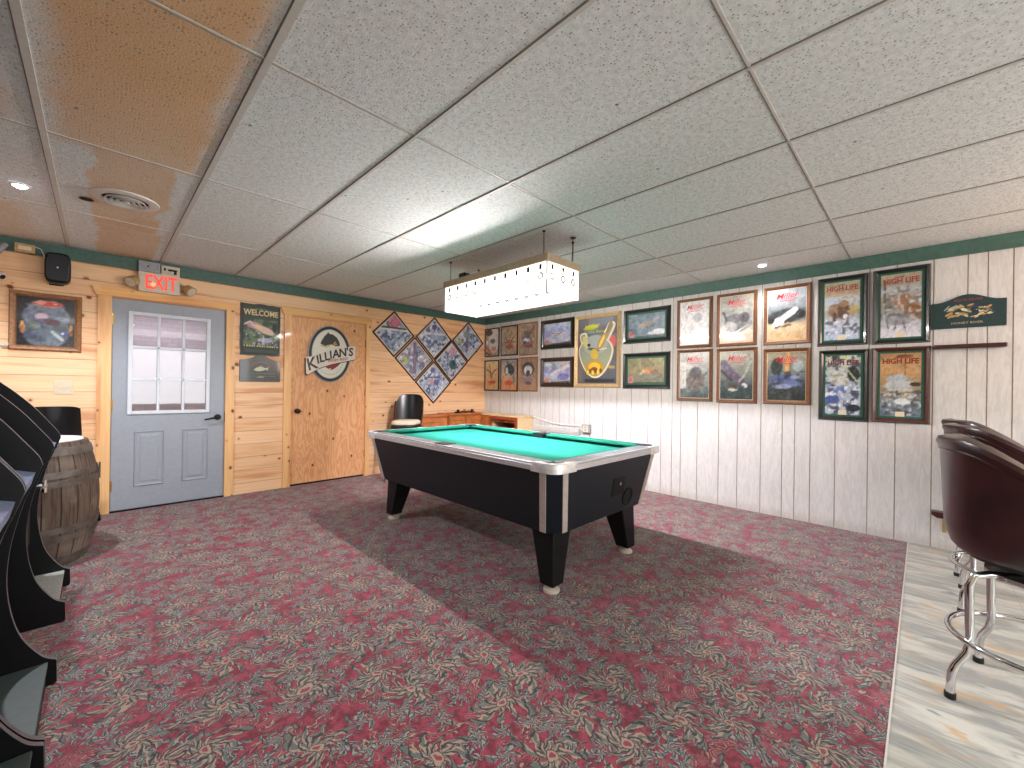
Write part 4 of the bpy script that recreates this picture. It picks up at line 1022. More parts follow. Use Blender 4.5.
# six white mirrors with red script
def script_cv(k):
    cv = CV(.33, .49, 110).seed(120 + k)
    if k == 0: cv.vg((0, (214, 214, 214)), (1, (226, 226, 226))); cv.ell(.62, .62, .16, .10, (170, 172, 178), .6); cv.ell(.25, .14, .12, .04, (150, 152, 160)); cv.ell(.75, .16, .12, .04, (160, 160, 166)); cv.ell(.4, .35, .12, .12, (196, 196, 200))
    if k == 1: cv.vg((0, (206, 176, 146)), (.25, (222, 206, 190)), (.5, (140, 144, 142)), (1, (176, 172, 158))); cv.ell(.5, .42, .38, .19, (92, 92, 94), -.3); cv.ell(.35, .35, .2, .1, (150, 150, 150), -.4); cv.ell(.75, .52, .16, .11, (64, 60, 66)); cv.ell(.72, .53, .06, .04, (30, 30, 30)); cv.line([(.1, .66), (.2, .5)], .04, (40, 40, 46)); cv.line([(.15, .25), (.45, .2), (.85, .36)], .02, (216, 216, 214)); cv.ell(.45, .08, .35, .05, (226, 226, 226)); cv.nz(10, (110, 112, 114), .6, .5, (0, 1, .2, .7))
    if k == 2: cv.vg((0, (222, 180, 130)), (.3, (226, 196, 160)), (.45, (86, 92, 96)), (.7, (140, 148, 156)), (1, (190, 200, 210))); cv.ell(.5, .48, .5, .14, (50, 56, 60), .1); cv.line([(.2, .30), (.45, .46), (.72, .58)], .085, (232, 232, 232)); cv.ell(.3, .36, .14, .1, (226, 226, 224), .6); cv.line([(.22, .26), (.6, .3)], .03, (90, 70, 56)); cv.ell(.85, .5, .12, .08, (30, 34, 38)); cv.ell(.08, .42, .1, .08, (24, 28, 30)); cv.line([(.3, .25), (.55, .35)], .02, (206, 170, 130))
    if k == 3: cv.vg((0, (70, 84, 90)), (.12, (84, 100, 104)), (.3, (140, 146, 144)), (1, (196, 200, 196))); cv.ell(.55, .40, .3, .22, (108, 96, 92)); cv.ell(.55, .56, .2, .12, (70, 76, 80)); cv.rect(0, .2, .2, .8, (222, 222, 218), .8); cv.ell(.3, .7, .14, .06, (214, 214, 210)); cv.nz(12, (70, 80, 84), .58, .6, (.1, 1, .0, .6)); cv.line([(.4, .3), (.55, .45)], .02, (50, 44, 44))
    if k == 4: cv.vg((0, (44, 64, 66)), (.3, (70, 86, 86)), (.5, (120, 128, 120)), (1, (170, 170, 156))); cv.line([(.1, .75), (.4, .5), (.7, .35)], .12, (96, 84, 110)); cv.line([(.05, .6), (.35, .4)], .05, (70, 60, 76)); cv.line([(.95, .8), (.75, .5), (.6, .38)], .03, (176, 176, 166)); cv.ell(.76, .29, .09, .04, (234, 234, 234), -.5); cv.ell(.4, .2, .14, .03, (230, 226, 214)); cv.line([(.3, .3), (.5, .22)], .03, (120, 70, 44)); cv.nz(10, (40, 56, 58), .55, .6, (0, 1, 0, .3))
    if k == 5: cv.vg((0, (50, 56, 56)), (.2, (60, 66, 66)), (.4, (96, 106, 126)), (.7, (140, 144, 136)), (1, (170, 164, 140))); cv.line([(.55, 1), (.52, .55)], .05, (226, 170, 96)); cv.ell(.25, .70, .16, .18, (50, 60, 54)); cv.ell(.8, .72, .14, .12, (170, 184, 186)); cv.ell(.45, .47, .36, .07, (90, 104, 156)); cv.ell(.5, .35, .4, .07, (104, 120, 170)); cv.ell(.4, .29, .26, .05, (150, 164, 200)); cv.ell(.72, .48, .12, .04, (150, 164, 200)); cv.nz(10, (46, 54, 60), .6, .7, (0, 1, .1, .6))
    return cv
ms = [(.303, 1.66, .381, .548, 'fbrown', 'script mirror washed out by lamp glare, first of top row'), (-.117, 1.655, .381, .553, 'fpine', 'script mirror of a dark swimming fish, middle of the top row'), (-.552, 1.645, .384, .562, 'fpine', 'script mirror of a white leaping fish over dark rocks, right of the top row'),
      (.297, 1.078, .381, .568, 'fbrown', 'script mirror of a grey perched bird, left of the lower row'), (-.123, 1.074, .381, .564, 'fpine', 'script mirror of a purple swooping bird with white head, middle of the lower row'), (-.555, 1.076, .384, .533, 'fpine', 'script mirror of blue water below an orange streak, right of the lower row')]
for k, (y, z, w, h, fm, d) in enumerate(ms):
    picture('script_mirror', 'brown-framed ' + d, Rw(y, z), w, h, .033, .03, fm, script_cv(k), script('Miller', (206, 52, 62), wf=.60, zf=.87 if k < 3 else .86, xf=.5), group='six brown-framed script mirrors on the white wall', cat='mirror', mount=('fgold' if k == 5 else 'beige', .006))
# four dark frames with capitals
def life_cv(k):
    cv = CV(.27, .50, 130).seed(140 + k)
    if k == 0: cv.vg((0, (170, 184, 210)), (.28, (190, 196, 214)), (.45, (150, 150, 140)), (.7, (196, 200, 204)), (.8, (176, 150, 120)), (1, (170, 170, 140))); cv.ell(.38, .52, .26, .14, (134, 100, 78)); cv.ell(.55, .50, .17, .15, (92, 68, 56)); cv.ell(.56, .62, .13, .06, (150, 116, 84)); cv.ell(.60, .40, .07, .04, (224, 224, 226)); cv.line([(.3, .45), (.3, .35)], .06, (80, 60, 52)); cv.ell(.85, .55, .16, .02, (200, 170, 90)); cv.ell(.85, .48, .2, .03, (180, 150, 80)); cv.nz(9, (72, 76, 92), .56, .8, (0, 1, .1, .38)); cv.nz(14, (226, 230, 240), .62, .8, (0, 1, .02, .36)); cv.ell(.2, .68, .3, .06, (170, 180, 196))
    if k == 1: cv.vg((0, (224, 222, 230)), (.18, (206, 206, 220)), (.35, (150, 150, 156)), (.6, (150, 130, 110)), (.75, (176, 180, 184)), (.85, (150, 140, 120)), (1, (166, 150, 120))); cv.ell(.6, .54, .24, .12, (150, 104, 66)); cv.ell(.85, .40, .26, .14, (140, 92, 50)); cv.ell(.92, .56, .2, .03, (216, 220, 224)); cv.ell(.45, .27, .34, .08, (140, 142, 150)); cv.line([(.15, .3), (.2, .14)], .02, (110, 110, 124)); cv.line([(.4, .26), (.36, .13)], .02, (120, 116, 124)); cv.line([(.55, .26), (.62, .12)], .02, (110, 106, 110)); cv.ell(.70, .30, .1, .06, (170, 166, 164)); cv.line([(.1, .9), (.12, .4)], .03, (90, 96, 84)); cv.nz(11, (200, 206, 214), .62, .7, (0, 1, .25, .75)); cv.nz(9, (100, 96, 90), .64, .7, (0, 1, .3, .8))
    if k == 2: cv.vg((0, (180, 190, 206)), (.5, (170, 180, 200)), (1, (196, 200, 176))); cv.nz(9, (48, 60, 80), .54, .8); cv.nz(7, (88, 112, 176), .6, .8, (0, .6, .1, .6)); cv.ell(.42, .62, .28, .13, (196, 200, 196)); cv.nz(18, (150, 140, 110), .6, .7, (.15, .7, .5, .75)); cv.ell(.8, .68, .17, .12, (28, 40, 34)); cv.line([(.6, .78), (.95, .52)], .02, (190, 190, 160)); cv.nz(14, (236, 240, 246), .56, .9, (0, 1, .02, .5)); cv.ell(.2, .25, .22, .07, (76, 96, 160)); cv.ell(.8, .12, .2, .06, (30, 40, 50)); cv.ell(.55, .97, .14, .05, (206, 216, 170)); cv.nz(12, (40, 60, 44), .62, .8, (0, 1, .8, 1))
    if k == 3: cv.vg((0, (90, 110, 126)), (.2, (120, 130, 140)), (.45, (150, 130, 100)), (.7, (190, 146, 96)), (1, (176, 136, 84))); cv.ell(.42, .60, .26, .06, (170, 182, 190), .1); cv.ell(.48, .50, .38, .07, (176, 184, 186), .08); cv.ell(.86, .51, .13, .035, (34, 32, 32)); cv.ell(.5, .42, .3, .03, (200, 196, 180)); cv.nz(16, (200, 212, 220), .58, .8, (0, 1, .02, .36)); cv.nz(14, (56, 66, 76), .6, .8, (0, 1, .02, .42)); cv.ell(.55, .24, .2, .05, (216, 224, 226)); cv.line([(.55, .34), (.75, .24)], .015, (190, 180, 130)); cv.line([(.62, 1), (.62, .65)], .01, (140, 96, 60)); cv.ell(.6, .95, .2, .03, (120, 60, 30))
    return cv
def caps(col, f=.86):
    def fn(p, ins, w, h, y):
        p.text('HIGH LIFE', .06, ins + w * .5, ins + h * f, y, col, bold=.002, fit=w * .88)
        p.box(ins + w * .36, ins + w * .58, y - .0005, y, ins + h * (f + .055), ins + h * (f + .07), 0, L(*col))
    return fn
ls = [(-.983, 1.607, .348, .612, 'fblack', 'dark-framed HIGH LIFE mirror with a brown bear by a stream, upper left', (150, 60, 50)), (-1.361, 1.601, .345, .622, 'fblack', 'dark-framed HIGH LIFE mirror with a wolf in snow, upper right', (150, 50, 46)),
      (-.996, .950, .346, .622, 'fblack', 'dark-framed HIGH LIFE mirror in icy blue and white, lower left', (110, 50, 56)), (-1.362, .955, .348, .620, 'fred', 'red-brown framed HIGH LIFE mirror with ducks on tan, lower right', (126, 30, 26))]
for k, (y, z, w, h, fm, d, c) in enumerate(ls):
    picture('capitals_mirror', d, Rw(y, z), w, h, .036, .032, fm, life_cv(k), caps(c, .885 if k < 2 else .87), group='four dark framed HIGH LIFE mirrors', cat='mirror', mount=('mountg', .016), plaque=(w / 2, .072 if k else .07, .055, .04))
# green arched fish board
t = thing('arched_wall_sign', 'dark green arched wooden board painted with fish and red lettering, above the cue rack', 'sign', Rw(-1.712, 1.698), RZ)
def archp(w, h, s): return [(0, 0), (w, 0), (w, s)] + [(w * (1 - k / 14), s + (h - s) * (.5 - .5 * math.cos(2 * PI * min(1, max(0, (k / 14 * 1.16 - .08)))))) for k in range(1, 14)] + [(0, s)]
m = MB(); m.prism(archp(.378, .25, .198), -.016, 0); m.build('board', MT.setdefault('teal', plain('deep_teal_paint', (24, 52, 52), .4)), t, bevel=.002)
m = MB(); rg = random.Random(8)
def sp(cx_, cz, rx, rz, c, a, y0, n=10): m.prism([(cx_ + rx * math.cos(q) * math.cos(a) - rz * math.sin(q) * math.sin(a), cz + rx * math.cos(q) * math.sin(a) + rz * math.sin(q) * math.cos(a)) for q in [2 * PI * k / n for k in range(n)]], y0, -.0162, col=L(*c))
for k in range(58):
    u = rg.uniform(-1, 1); v = rg.uniform(-1, 1) * math.sqrt(1 - u * u * .9)
    c = rg.choice([(176, 150, 104), (150, 140, 90), (104, 116, 76), (206, 190, 150), (60, 84, 60), (190, 130, 90), (40, 56, 84)])
    sp(.195 + u * .125, .118 + v * .052, rg.uniform(.010, .022), rg.uniform(.004, .009), c, rg.uniform(-.8, .8), -.0168 - k * .00003)
for x, a in ((.08, .9), (.10, .5), (.13, .3)): sp(x, .155, .026, .003, (170, 180, 180), a, -.019)
sp(.17, .135, .02, .010, (214, 206, 176), -.5, -.0192); sp(.23, .118, .014, .010, (28, 40, 84), 0, -.0192)
m.build('painted_fish', 'matte', t, flip=False)
m = MB(); m.text('BUCK FEVER', .026, .19, .207, -.017, (150, 60, 66), fit=.145); m.build('top_lettering', 'matte', t, flip=False)
m = MB(); m.text('HONEY RIVER', .024, .185, .035, -.017, (186, 160, 150), fit=.16); m.build('bottom_lettering', 'matte', t, flip=False)
# wall cue rack: top holder and foot shelf
t = thing('wall_cue_rack', 'dark cherry cue rack on the white wall, holder bar above and small foot shelf below', 'cue rack', Rw(-1.722, .25), RZ)
m = MB(); m.box(0, .37, -.055, -.001, 1.292, 1.322); m.build('holder_bar', 'cue', t, bevel=.006)
m = MB(); m.prism([(0.0, .02), (.03, .0), (.34, .0), (.37, .02), (.37, .045), (0.0, .045)], -.085, -.001); m.build('foot_shelf', 'cue', t, bevel=.004)
for x in (.06, .28): m = MB(); m.prism([(-.001, -.12), (-.085, -.001), (-.001, -.001)], x, x + .03, axis='x'); m.build('bracket', 'tan', t)
# outlet and cable
t = thing('outlet_box', 'grey surface-mounted outlet box low on the white wall behind the pool table', 'outlet', Rw(1.552, .614), RZ)
m = MB(); m.box(0, .12, -.055, -.001, 0, .108); m.build('box', 'greybox', t, bevel=.004)
m = MB(); m.box(.018, .102, -.058, -.055, .012, .096); m.build('cover', 'beige', t, bevel=.001)
m = MB()
for z in (.036, .072): m.lathe([(0, -.001), (.014, -.001), (.013, -.004), (0, -.004)], (.06, -.058, z), 16, axis='y')
m.build('socket', 'greybox', t)
m = MB(); P = [(2.46, .765), (2.35, .745), (2.2, .718), (2.05, .698), (1.9, .690), (1.75, .690), (1.62, .70), (1.555, .695)]
m.tube([(XW - .012, y, z) for y, z in P], .011, 8); tag(m.build('power_cable', 'cable', smooth=True), 'white cable sagging along the white wall from the corner shelf to the outlet box', 'cable')
m = MB(); m.box(XW - .05, XW - .001, 1.60, 2.42, .60, .655); m.box(XW - .035, XW - .001, 1.60, 2.42, .57, .60); tag(m.build('wall_ledge', 'white', bevel=.004), 'low off-white wooden ledge fixed to the white wall behind the pool table', 'ledge')

# ================================================================== CORNER CABINETS
def cab(name, label, x0, x1, y0, y1, h, front, doors, mtop='cream', mfront='honeyd', shelves=False):
    cx, cy = (x0 + x1) / 2, (y0 + y1) / 2; a, b = (x1 - x0) / 2, (y1 - y0) / 2
    t = thing(name, label, 'cabinet', (cx, cy, 0)); th = .022
    m = MB()
    if shelves:   # open front towards -x
        m.box(-a, a, -b, -b + th, 0, h - th); m.box(-a, a, b - th, b, 0, h - th); m.box(a - th, a, -b + th, b - th, 0, h - th); m.box(-a, a, -b + th, b - th, 0, .06)
        m.build('carcass', 'cream', t, bevel=.002)
        for z in (.24, .42, .58, .68): q = MB(); q.box(-a + .01, a - th, -b + th, b - th, z, z + .018); q.build('shelf', mfront, t)
        q = MB(); q.box(-a - .012, -a, -b, -b + .05, 0, h - th); q.box(-a - .012, -a, b - .05, b, 0, h - th); q.box(-a - .012, -a, -b + .05, b - .05, h - .07, h - th); q.build('face_frame', mfront, t)
        q = MB(); q.box(a - th - .004, a - th, -b + th, b - th, .06, h - th); q.build('back_panel', 'honeyd', t)
    else:
        m.box(-a, a, -b + .02, b, 0, h - th); m.build('carcass', 'honey', t)
        for k in range(doors):
            q = MB(); u0 = -a + 2 * a * k / doors + .008; u1 = -a + 2 * a * (k + 1) / doors - .008
            rr = [[(u0, -b + .019, .08), (u1, -b + .019, .08), (u1, -b + .019, h - .05), (u0, -b + .019, h - .05)], [(u0, -b, .08), (u1, -b, .08), (u1, -b, h - .05), (u0, -b, h - .05)],
                  [(u0 + .05, -b, .13), (u1 - .05, -b, .13), (u1 - .05, -b, h - .10), (u0 + .05, -b, h - .10)], [(u0 + .06, -b + .008, .14), (u1 - .06, -b + .008, .14), (u1 - .06, -b + .008, h - .11), (u0 + .06, -b + .008, h - .11)]]
            q.loft(rr); dr = q.build('door', mfront, t); kn = MB(); kn.lathe([(0, 0), (.008, 0), (.008, -.012), (.014, -.02), (0, -.024)], (u1 - .03, -b, h - .16), 12, axis='y'); kn.build('knob', 'brass', dr)
    q = MB(); q.box(-a - .015, a + (.0 if shelves else .0), -b - .015, b, h - th, h); q.build('top', mtop, t, bevel=.003)
    return t
cab('low_wood_cabinet', 'low red-brown wood cabinet against the pine wall beside the black vinyl chair', 3.30, 3.80, 3.24, 3.55, .79, 'y', 1, 'honey', 'honey')
cab('corner_wood_cabinet', 'honey wood cabinet in the room corner with black items on top', 3.84, 4.44, 3.24, 3.55, .80, 'y', 2, 'honey', 'honey')
cab('open_shelf_cabinet', 'small red-brown open shelf unit with a cream end on the white wall by the corner', 4.47, 4.795, 2.47, 3.06, .785, 'x', 0, 'cream', 'honeyd', True)
cab('corner_stand', 'plain pale wooden stand filling the corner between the two walls', 4.47, 4.795, 3.10, 3.55, .79, 'y', 1, 'cream', 'honey')
for k, (x, y, r) in enumerate(((4.08, 3.36, .3), (4.24, 3.40, -.2), (4.37, 3.38, .5))):
    t = thing('bottle_opener_box', ['small black bar item, leftmost on the corner cabinet', 'small black bar item in the middle of the corner cabinet', 'small black bar item, rightmost on the corner cabinet'][k], 'bar item', (x, y, .80), r, 'black bar items on the corner cabinet')
    m = MB(); m.box(-.05, .05, -.03, .03, 0, .022); m.build('base', 'black', t, bevel=.004)
    m = MB(); m.lathe([(0, .022), (.024, .022), (.022, .045), (.012, .052), (0, .054)], seg=16); m.build('knob', 'brass' if k == 1 else 'black', t, smooth=True)

# ================================================================== CHAIRS
def shell_chair(name, label, loc, rz, wid, hz, seat_z, mat, cush=None, wood=False):
    t = thing(name, label, 'chair', loc, rz)
    # curved back shell, open towards -y
    rings = []; n = 15
    for k in range(n):
        s = -1 + 2 * k / (n - 1); a = s * 1.05
        x = wid / 2 * math.sin(a) / math.sin(1.05); y = .17 * math.cos(a) / 1.0 - .02
        top = hz - (.075 * abs(s) ** 5 + .02 * s * s) * (1 if wid > .3 else .25)
        rings.append([(x * .93, y - .0, seat_z - .02), (x, y + .01, (seat_z + top) / 2), (x * .97, y + .05, top - .015), (x * .965, y + .055, top), (x * .94, y + .03, top - .004), (x * .93, y - .015, (seat_z + top) / 2), (x * .86, y - .03, seat_z - .02)])
    m = MB(); m.loft(rings); m.build('backrest', mat, t, smooth=True, bevel=.004)
    m = MB(); pts = [(wid / 2 * .95 * math.copysign(abs(math.cos(a)) ** .6, math.cos(a)), -.05 + .23 * math.copysign(abs(math.sin(a)) ** .6, math.sin(a))) for a in [2 * PI * k / 28 for k in range(28)]]
    m.prism(pts, seat_z - .10, seat_z - .03, axis='z'); m.build('seat', mat, t, bevel=.012)
    if cush:
        m = MB(); rr = []
        for s, z in ((.84, seat_z - .03), (.93, seat_z - .015), (.93, seat_z + .012), (.80, seat_z + .028)): rr.append([(x * s, -.06 + (y + .05) * s, z) for x, y in pts])
        m.loft(rr); m.build('cushion', cush, t, smooth=True)
    for sx in (-1, 1):
        for sy in (-1, 1):
            m = MB(); m.tube([(sx * .15, -.05 + sy * .13, seat_z - .09), (sx * .21, -.05 + sy * .20, .005)], [.014, .012], 10); m.build('leg', 'fbrown' if wood else 'bronze', t, smooth=True)
    m = MB(); P = [(sx * .185, -.05 + sy * .172, .22) for sx, sy in ((-1, -1), (1, -1), (1, 1), (-1, 1))]; m.tube(P, .009, 8, closed=True); m.build('stretcher', 'bronze', t)
    if wood:
        for sx in (-1,):
            m = MB(); m.tube([(sx * .205, .10, seat_z - .06), (sx * .215, .15, seat_z + .12), (sx * .205, .17, seat_z + .26)], .014, 8); m.build('wood_upright', 'honeyd', t, smooth=True)
    return t
shell_chair('vinyl_chair', 'black vinyl chair with a cream seat cushion, behind the pool table', (3.03, 3.06, 0), -.8, .37, 1.095, .735, 'blackpl', 'creamc', True)
shell_chair('tub_chair', 'low black shell-backed chair behind the wooden barrel', (-.02, 3.12, 0), PI * .97, .27, 1.01, .60, 'blackpl')

# ================================================================== BARREL
t = thing('wooden_barrel', 'weathered wooden barrel with grey hoops and a white lid near the door', 'barrel', (-.135, 2.50, 0))
def br(z): 
    u = (z - .40) / .40; return .345 - .062 * u * u
m = MB(); prof = [(0, .012), (br(0) - .03, .012), (br(0) - .03, 0), (br(0), 0)] + [(br(z), z) for z in np.linspace(.04, .78, 18)] + [(br(.8), .80), (br(.8) - .022, .80), (br(.8) - .024, .775), (0, .775)]
m.lathe(prof, seg=72, cap=False); m.build('staves', 'stave', t, smooth=True)
for z, w in ((.745, .05), (.60, .04), (.545, .04), (.25, .04), (.19, .04), (.04, .05)):
    m = MB(); m.lathe([(br(z - w / 2) + .001, z - w / 2), (br(z - w / 2) + .006, z - w / 2), (br(z + w / 2) + .006, z + w / 2), (br(z + w / 2) + .001, z + w / 2)], seg=72); m.build('hoop', 'hoop', t, smooth=True)
m = MB(); m.box(br(.57) + .003, br(.57) + .014, -.05, -.02, .52, .63); m.build('hoop_tab', 'hoop', t)
m = MB(); m.lathe([(0, .776), (.258, .776), (.262, .79), (.262, .806), (.255, .812), (0, .812)], seg=48); m.build('lid', 'lid', t, smooth=True)

# ================================================================== ARCADE ROW
def arcade(label, plate='dplate', fancy=False):
    t = thing('arcade_cabinet', label, 'arcade machine', (0, 0, 0), 0, 'row of black arcade machines on the left')
    W_ = .54; th = .02
    def curve(P, n=6):   # Catmull-Rom through control points
        out = []
        for i in range(len(P) - 1):
            p0, p1, p2, p3 = P[max(i - 1, 0)], P[i], P[i + 1], P[min(i + 2, len(P) - 1)]
            for k in range(n):
                s = k / n; out.append(tuple(.5 * ((2 * p1[j]) + (-p0[j] + p2[j]) * s + (2 * p0[j] - 5 * p1[j] + 4 * p2[j] - p3[j]) * s * s + (-p0[j] + 3 * p1[j] - 3 * p2[j] + p3[j]) * s ** 3) for j in (0, 1)))
        return out + [P[-1]]
    low = curve([(.088, .095), (.045, .13), (-.012, .24), (-.04, .40), (-.035, .56), (-.005, .72), (.028, .82), (.044, .872)])
    upc = curve([(.044, .872), (.034, .905), (-.0, .96), (-.06, 1.05), (-.13, 1.135), (-.20, 1.21), (-.28, 1.32), (-.34, 1.46), (-.36, 1.60)])
    prof = [(.082, 0), (.09, .01)] + low + upc[1:] + [(-.25, 1.68), (-.23, 1.80), (-.30, 1.86), (-.98, 1.86), (-1.0, 1.82), (-1.0, 0)]
    for y in (0, W_ - th):
        m = MB(); m.prism(prof, y, y + th, side=1); m.build('side_panel', ['black', 'mold'], t)
    i0, i1 = th, W_ - th
    m = MB(); m.box(-.9, .06, i0, i1, 0, .085); m.build('base', 'black', t)
    m = MB(); m.box(-.30, .066, i0 + .004, i1 - .004, .0855, .098); m.build('kick_plate', plate, t, bevel=.002)
    m = MB(); m.prism([(-.07, .098), (-.07, .70), (-.10, .74), (-.14, .74), (-.14, .098)], i0, i1, side=0); fd = m.build('coin_door', 'black', t)
    m = MB(); m.box(-.068, -.06, i0 + .12, i1 - .12, .32, .58); m.build('door_plate', 'bronze', fd, bevel=.003)
    m = MB(); m.prism([(.026, .845), (-.24, .925), (-.25, .905), (.0, .79), (.015, .80)], i0, i1, side=0); cp = m.build('control_panel', 'cpanel', t)
    for k in range(3):
        m = MB(); y = i0 + .28 + k * .055; m.lathe([(0, 0), (.013, 0), (.012, .008), (0, .010)], (-.10, y, .8855), 14); m.build('button', 'exitred' if False else 'cue', cp)
    m = MB(); m.tube([(-.10, i0 + .13, .885), (-.098, i0 + .13, .94)], .006, 8); m.lathe([(0, -.016), (.012, -.011), (.016, 0), (.012, .011), (0, .016)], (-.098, i0 + .13, .95), 14); m.build('joystick', 'legblack', cp, smooth=True)
    m = MB(); m.prism([(-.25, .925), (-.50, 1.45), (-.53, 1.44), (-.28, .90)], i0, i1); m.build('screen', 'screen', t)
    m = MB(); m.prism([(-.50, 1.45), (-.37, 1.60), (-.26, 1.68), (-.24, 1.80), (-.30, 1.84), (-.52, 1.84)], i0, i1); m.build('marquee', 'black', t)
    m = MB(); m.box(-.99, -.95, i0, i1, .085, 1.84); m.build('back_panel', 'black', t)
    if fancy:
        m = MB(); m.tube([(.03, W_ - th - .006, .79), (.052, W_ - .026, .79)], .006, 8); m.tube([(.05, W_ - .026, .765), (.05, W_ - .026, .815)], .007, 8); m.tube([(.05, W_ - .05, .79), (.05, W_ - .002, .79)], .007, 8); m.build('chrome_latch', 'chrome', t, smooth=True)
    return t
a3 = arcade('black arcade machine with a pale tread plate, farthest from the camera beside the barrel', 'cpanel2'); a3.location = (0, 1.355, 0)
a2 = arcade('black arcade machine with a chrome latch, second from the barrel', 'dplate', True); a2.location = (0, .235, 0)
a1 = arcade('black arcade machine with a dark tread plate, third from the barrel', 'dplate'); a1.location = (0, -.315, 0)
a0 = dup(a1); a0['label'] = 'black arcade machine nearest the camera at the left edge of the picture'; a0.location = (0, -.870, 0)

# ================================================================== BAR STOOLS
def bar_stool(label):
    t = thing('bar_stool', label, 'bar stool', (0, 0, 0), 0, 'maroon vinyl bar stools along the vinyl floor')
    # local: back towards +y, sitter faces -y
    R = .255; zb = .57; zs = .66; ztop = 1.02
    n = 33; rings = []
    for k in range(n):
        s = -1 + 2 * k / (n - 1); ph = PI / 2 + s * PI * .80         # wraps round from the front of one arm to the other
        c, sn = math.cos(ph), math.sin(ph); e = abs(s)
        dd = max(0, (e - .22) / .78); top = ztop - .27 * (dd * dd * (3 - 2 * dd)) ** .9
        r = R * (1.0 + .03 * (1 - e)); ro = r + .012; fl = .014
        def P(rad, z): return (rad * c, rad * sn, z)
        rings.append([P(r * .90, zb + .0), P(r * .965, zb + .02), P(ro, zb + .10), P(ro + fl, top - .05), P(ro + fl + .012, top - .02), P(ro + fl + .006, top - .002), P(ro - .012, top + .006), P(ro - .038, top - .004), P(ro - .044, top - .04), P(r - .05, zs + .05), P(r - .055, zs - .02)])
    m = MB(); m.loft(rings); m.build('barrel_back', 'maroon', t, smooth=True)
    m = MB(); rings2 = []
    for k in range(n):
        s = -1 + 2 * k / (n - 1); ph = PI / 2 + s * PI * .80; e = abs(s); dd = max(0, (e - .22) / .78); top = ztop - .27 * (dd * dd * (3 - 2 * dd)) ** .9
        rings2.append((( R * (1 + .03 * (1 - e)) + .027) * math.cos(ph), (R * (1 + .03 * (1 - e)) + .027) * math.sin(ph), top - .048))
    m.tube(rings2, .0045, 6); m.build('piping', 'maroon', t, smooth=True)
    m = MB(); m.lathe([(0, zs - .06), (R - .07, zs - .06), (R - .045, zs - .03), (R - .045, zs), (R - .08, zs + .025), (0, zs + .035)], seg=36); m.build('seat', 'maroon', t, smooth=True)
    m = MB(); m.lathe([(0, zb - .02), (R * .82, zb - .02), (R * .88, zb + .005), (R * .80, zb + .03), (0, zb + .03)], seg=36); m.build('seat_pan', 'black', t, smooth=True)
    m = MB(); m.lathe([(0, .49), (.16, .49), (.16, .505), (.055, .51), (.055, zb - .02), (0, zb - .02)], seg=24); m.build('swivel', 'chrome', t, smooth=True)
    for q in range(4):
        a = PI / 4 + q * PI / 2 - .30; c, s = math.cos(a), math.sin(a)
        m = MB(); P = [(.05, .50), (.18, .50), (.226, .488), (.240, .45), (.237, .30), (.234, .225), (.246, .182), (.280, .132), (.292, .10), (.296, .06), (.297, .012)]
        m.tube([(r * c, r * s, z) for r, z in P], .0138, 12); lg = m.build('leg', 'chrome', t, smooth=True)
        m = MB(); m.tube([(.297 * c, .297 * s, .0), (.297 * c, .297 * s, .022)], .0175, 12); m.build('foot_cap', 'pocket', lg)
    m = MB(); m.tube([(.258 * math.cos(2 * PI * k / 40), .258 * math.sin(2 * PI * k / 40), .235) for k in range(40)], .011, 10, closed=True); m.build('foot_ring', 'chrome', t, smooth=True)
    return t
s1 = bar_stool('maroon vinyl bar stool with chrome legs, nearest the camera at the right edge'); s1.location = (2.735, -2.01, 0); s1.rotation_euler.z = .06
for k, (x, y, rz, lb) in enumerate(((3.75, -2.05, .25, 'maroon vinyl bar stool, second in the row from the camera'), (4.40, -2.06, .25, 'maroon vinyl bar stool farthest back, beside the white wall'))):
    s = dup(s1); s.location = (x, y, 0); s.rotation_euler.z = rz; s['label'] = lb

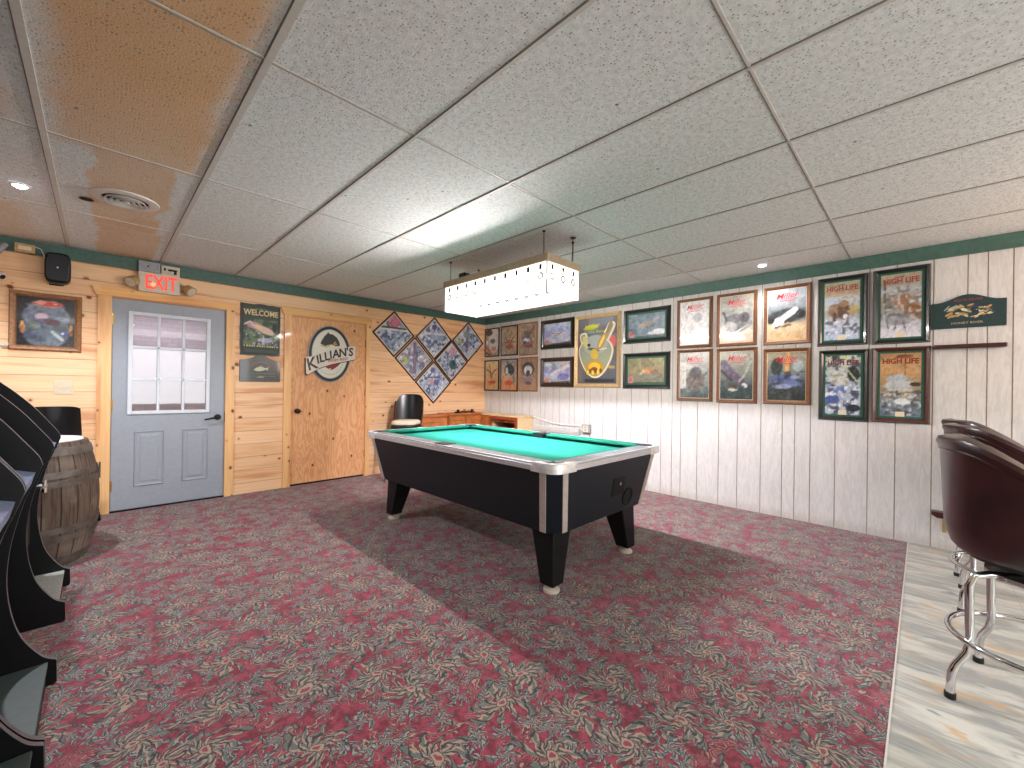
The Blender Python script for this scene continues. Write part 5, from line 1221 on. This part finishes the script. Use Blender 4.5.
# ================================================================== LIGHT
def area(name, loc, sx, sy, e, col, rot=(0, 0, 0), spread=180):
    l = bpy.data.lights.new(name, 'AREA'); l.shape = 'RECTANGLE'; l.size = sx; l.size_y = sy; l.energy = e; l.color = col; l.spread = math.radians(spread)
    o = bpy.data.objects.new(name, l); COL.objects.link(o); o.location = loc; o.rotation_euler = rot; return o
def spot(name, loc, e, col, ang, blend=.4, r=.03):
    l = bpy.data.lights.new(name, 'SPOT'); l.energy = e; l.color = col; l.spot_size = math.radians(ang); l.spot_blend = blend; l.shadow_soft_size = r
    o = bpy.data.objects.new(name, l); COL.objects.link(o); o.location = loc; return o
spot('downlight_beam', (-.146, 2.127, HH - .03), 165, (.92, .93, 1), 150, .5)
spot('downlight_beam_right', (4.485, -.611, HH - .03), 26, (1, .95, .90), 150, .6)
# unseen fill lamps added behind the camera to brighten the room
area('bar_overhead_fill', (2.2, -3.7, HH - .02), 3.2, 1.6, 22, (1, .93, .86))
area('rear_cool_fill', (1.6, YB + .03, 1.35), 3.4, 1.4, 108, (.92, .97, 1), (PI / 2, 0, 0))  # no window modelled: cool fill added to lift ceiling and walls
area('right_warm_fill', (4.1, -3.7, 1.8), .9, .5, 30, (1, .66, .5), (PI / 2 + .25, 0, 0))  # no sign modelled: unseen lamp added to warm the right wall
area('rear_overhead_fill', (.2, -2.6, HH - .02), 1.0, 1.0, 12, (1, .95, .92))  # small overhead fill added out of view
area('porch_daylight', (.75, YW + .8, 2.1), 1.2, 1.0, 12, (.86, .9, 1))
w = bpy.data.worlds.new('World'); SC.world = w; w.use_nodes = True
w.node_tree.nodes['Background'].inputs[0].default_value = (.8, .85, 1, 1); w.node_tree.nodes['Background'].inputs[1].default_value = .4

# ================================================================== CAMERA
cd = bpy.data.cameras.new('Camera'); cam = bpy.data.objects.new('Camera', cd); COL.objects.link(cam); SC.camera = cam
cd.sensor_width = 36; cd.sensor_fit = 'HORIZONTAL'; cd.lens = 412.7836 / 1024 * 36; cd.shift_y = (387.04 - 384) / 1024; cd.clip_start = .02
r = Vector((.70589265, -.70817849, .01409952)); u = Vector((-.01087454, .00906812, .99989975)); f = Vector((.70823535, .70597521, .0013))
cam.matrix_world = Matrix(((r.x, u.x, -f.x, .1921), (r.y, u.y, -f.y, -1.6709), (r.z, u.z, -f.z, 1.1987), (0, 0, 0, 1)))

SC.view_settings.view_transform = 'Standard'; SC.view_settings.look = 'None'; SC.view_settings.gamma = 1
SC.view_settings.use_curve_mapping = False; SC.view_settings.exposure = 0.12
SC.cycles.use_denoising = True
SC.cycles.max_bounces = 8; SC.cycles.diffuse_bounces = 5; SC.cycles.transparent_max_bounces = 12
SC.cycles.sample_clamp_indirect = 6; SC.cycles.caustics_reflective = False; SC.cycles.caustics_refractive = False
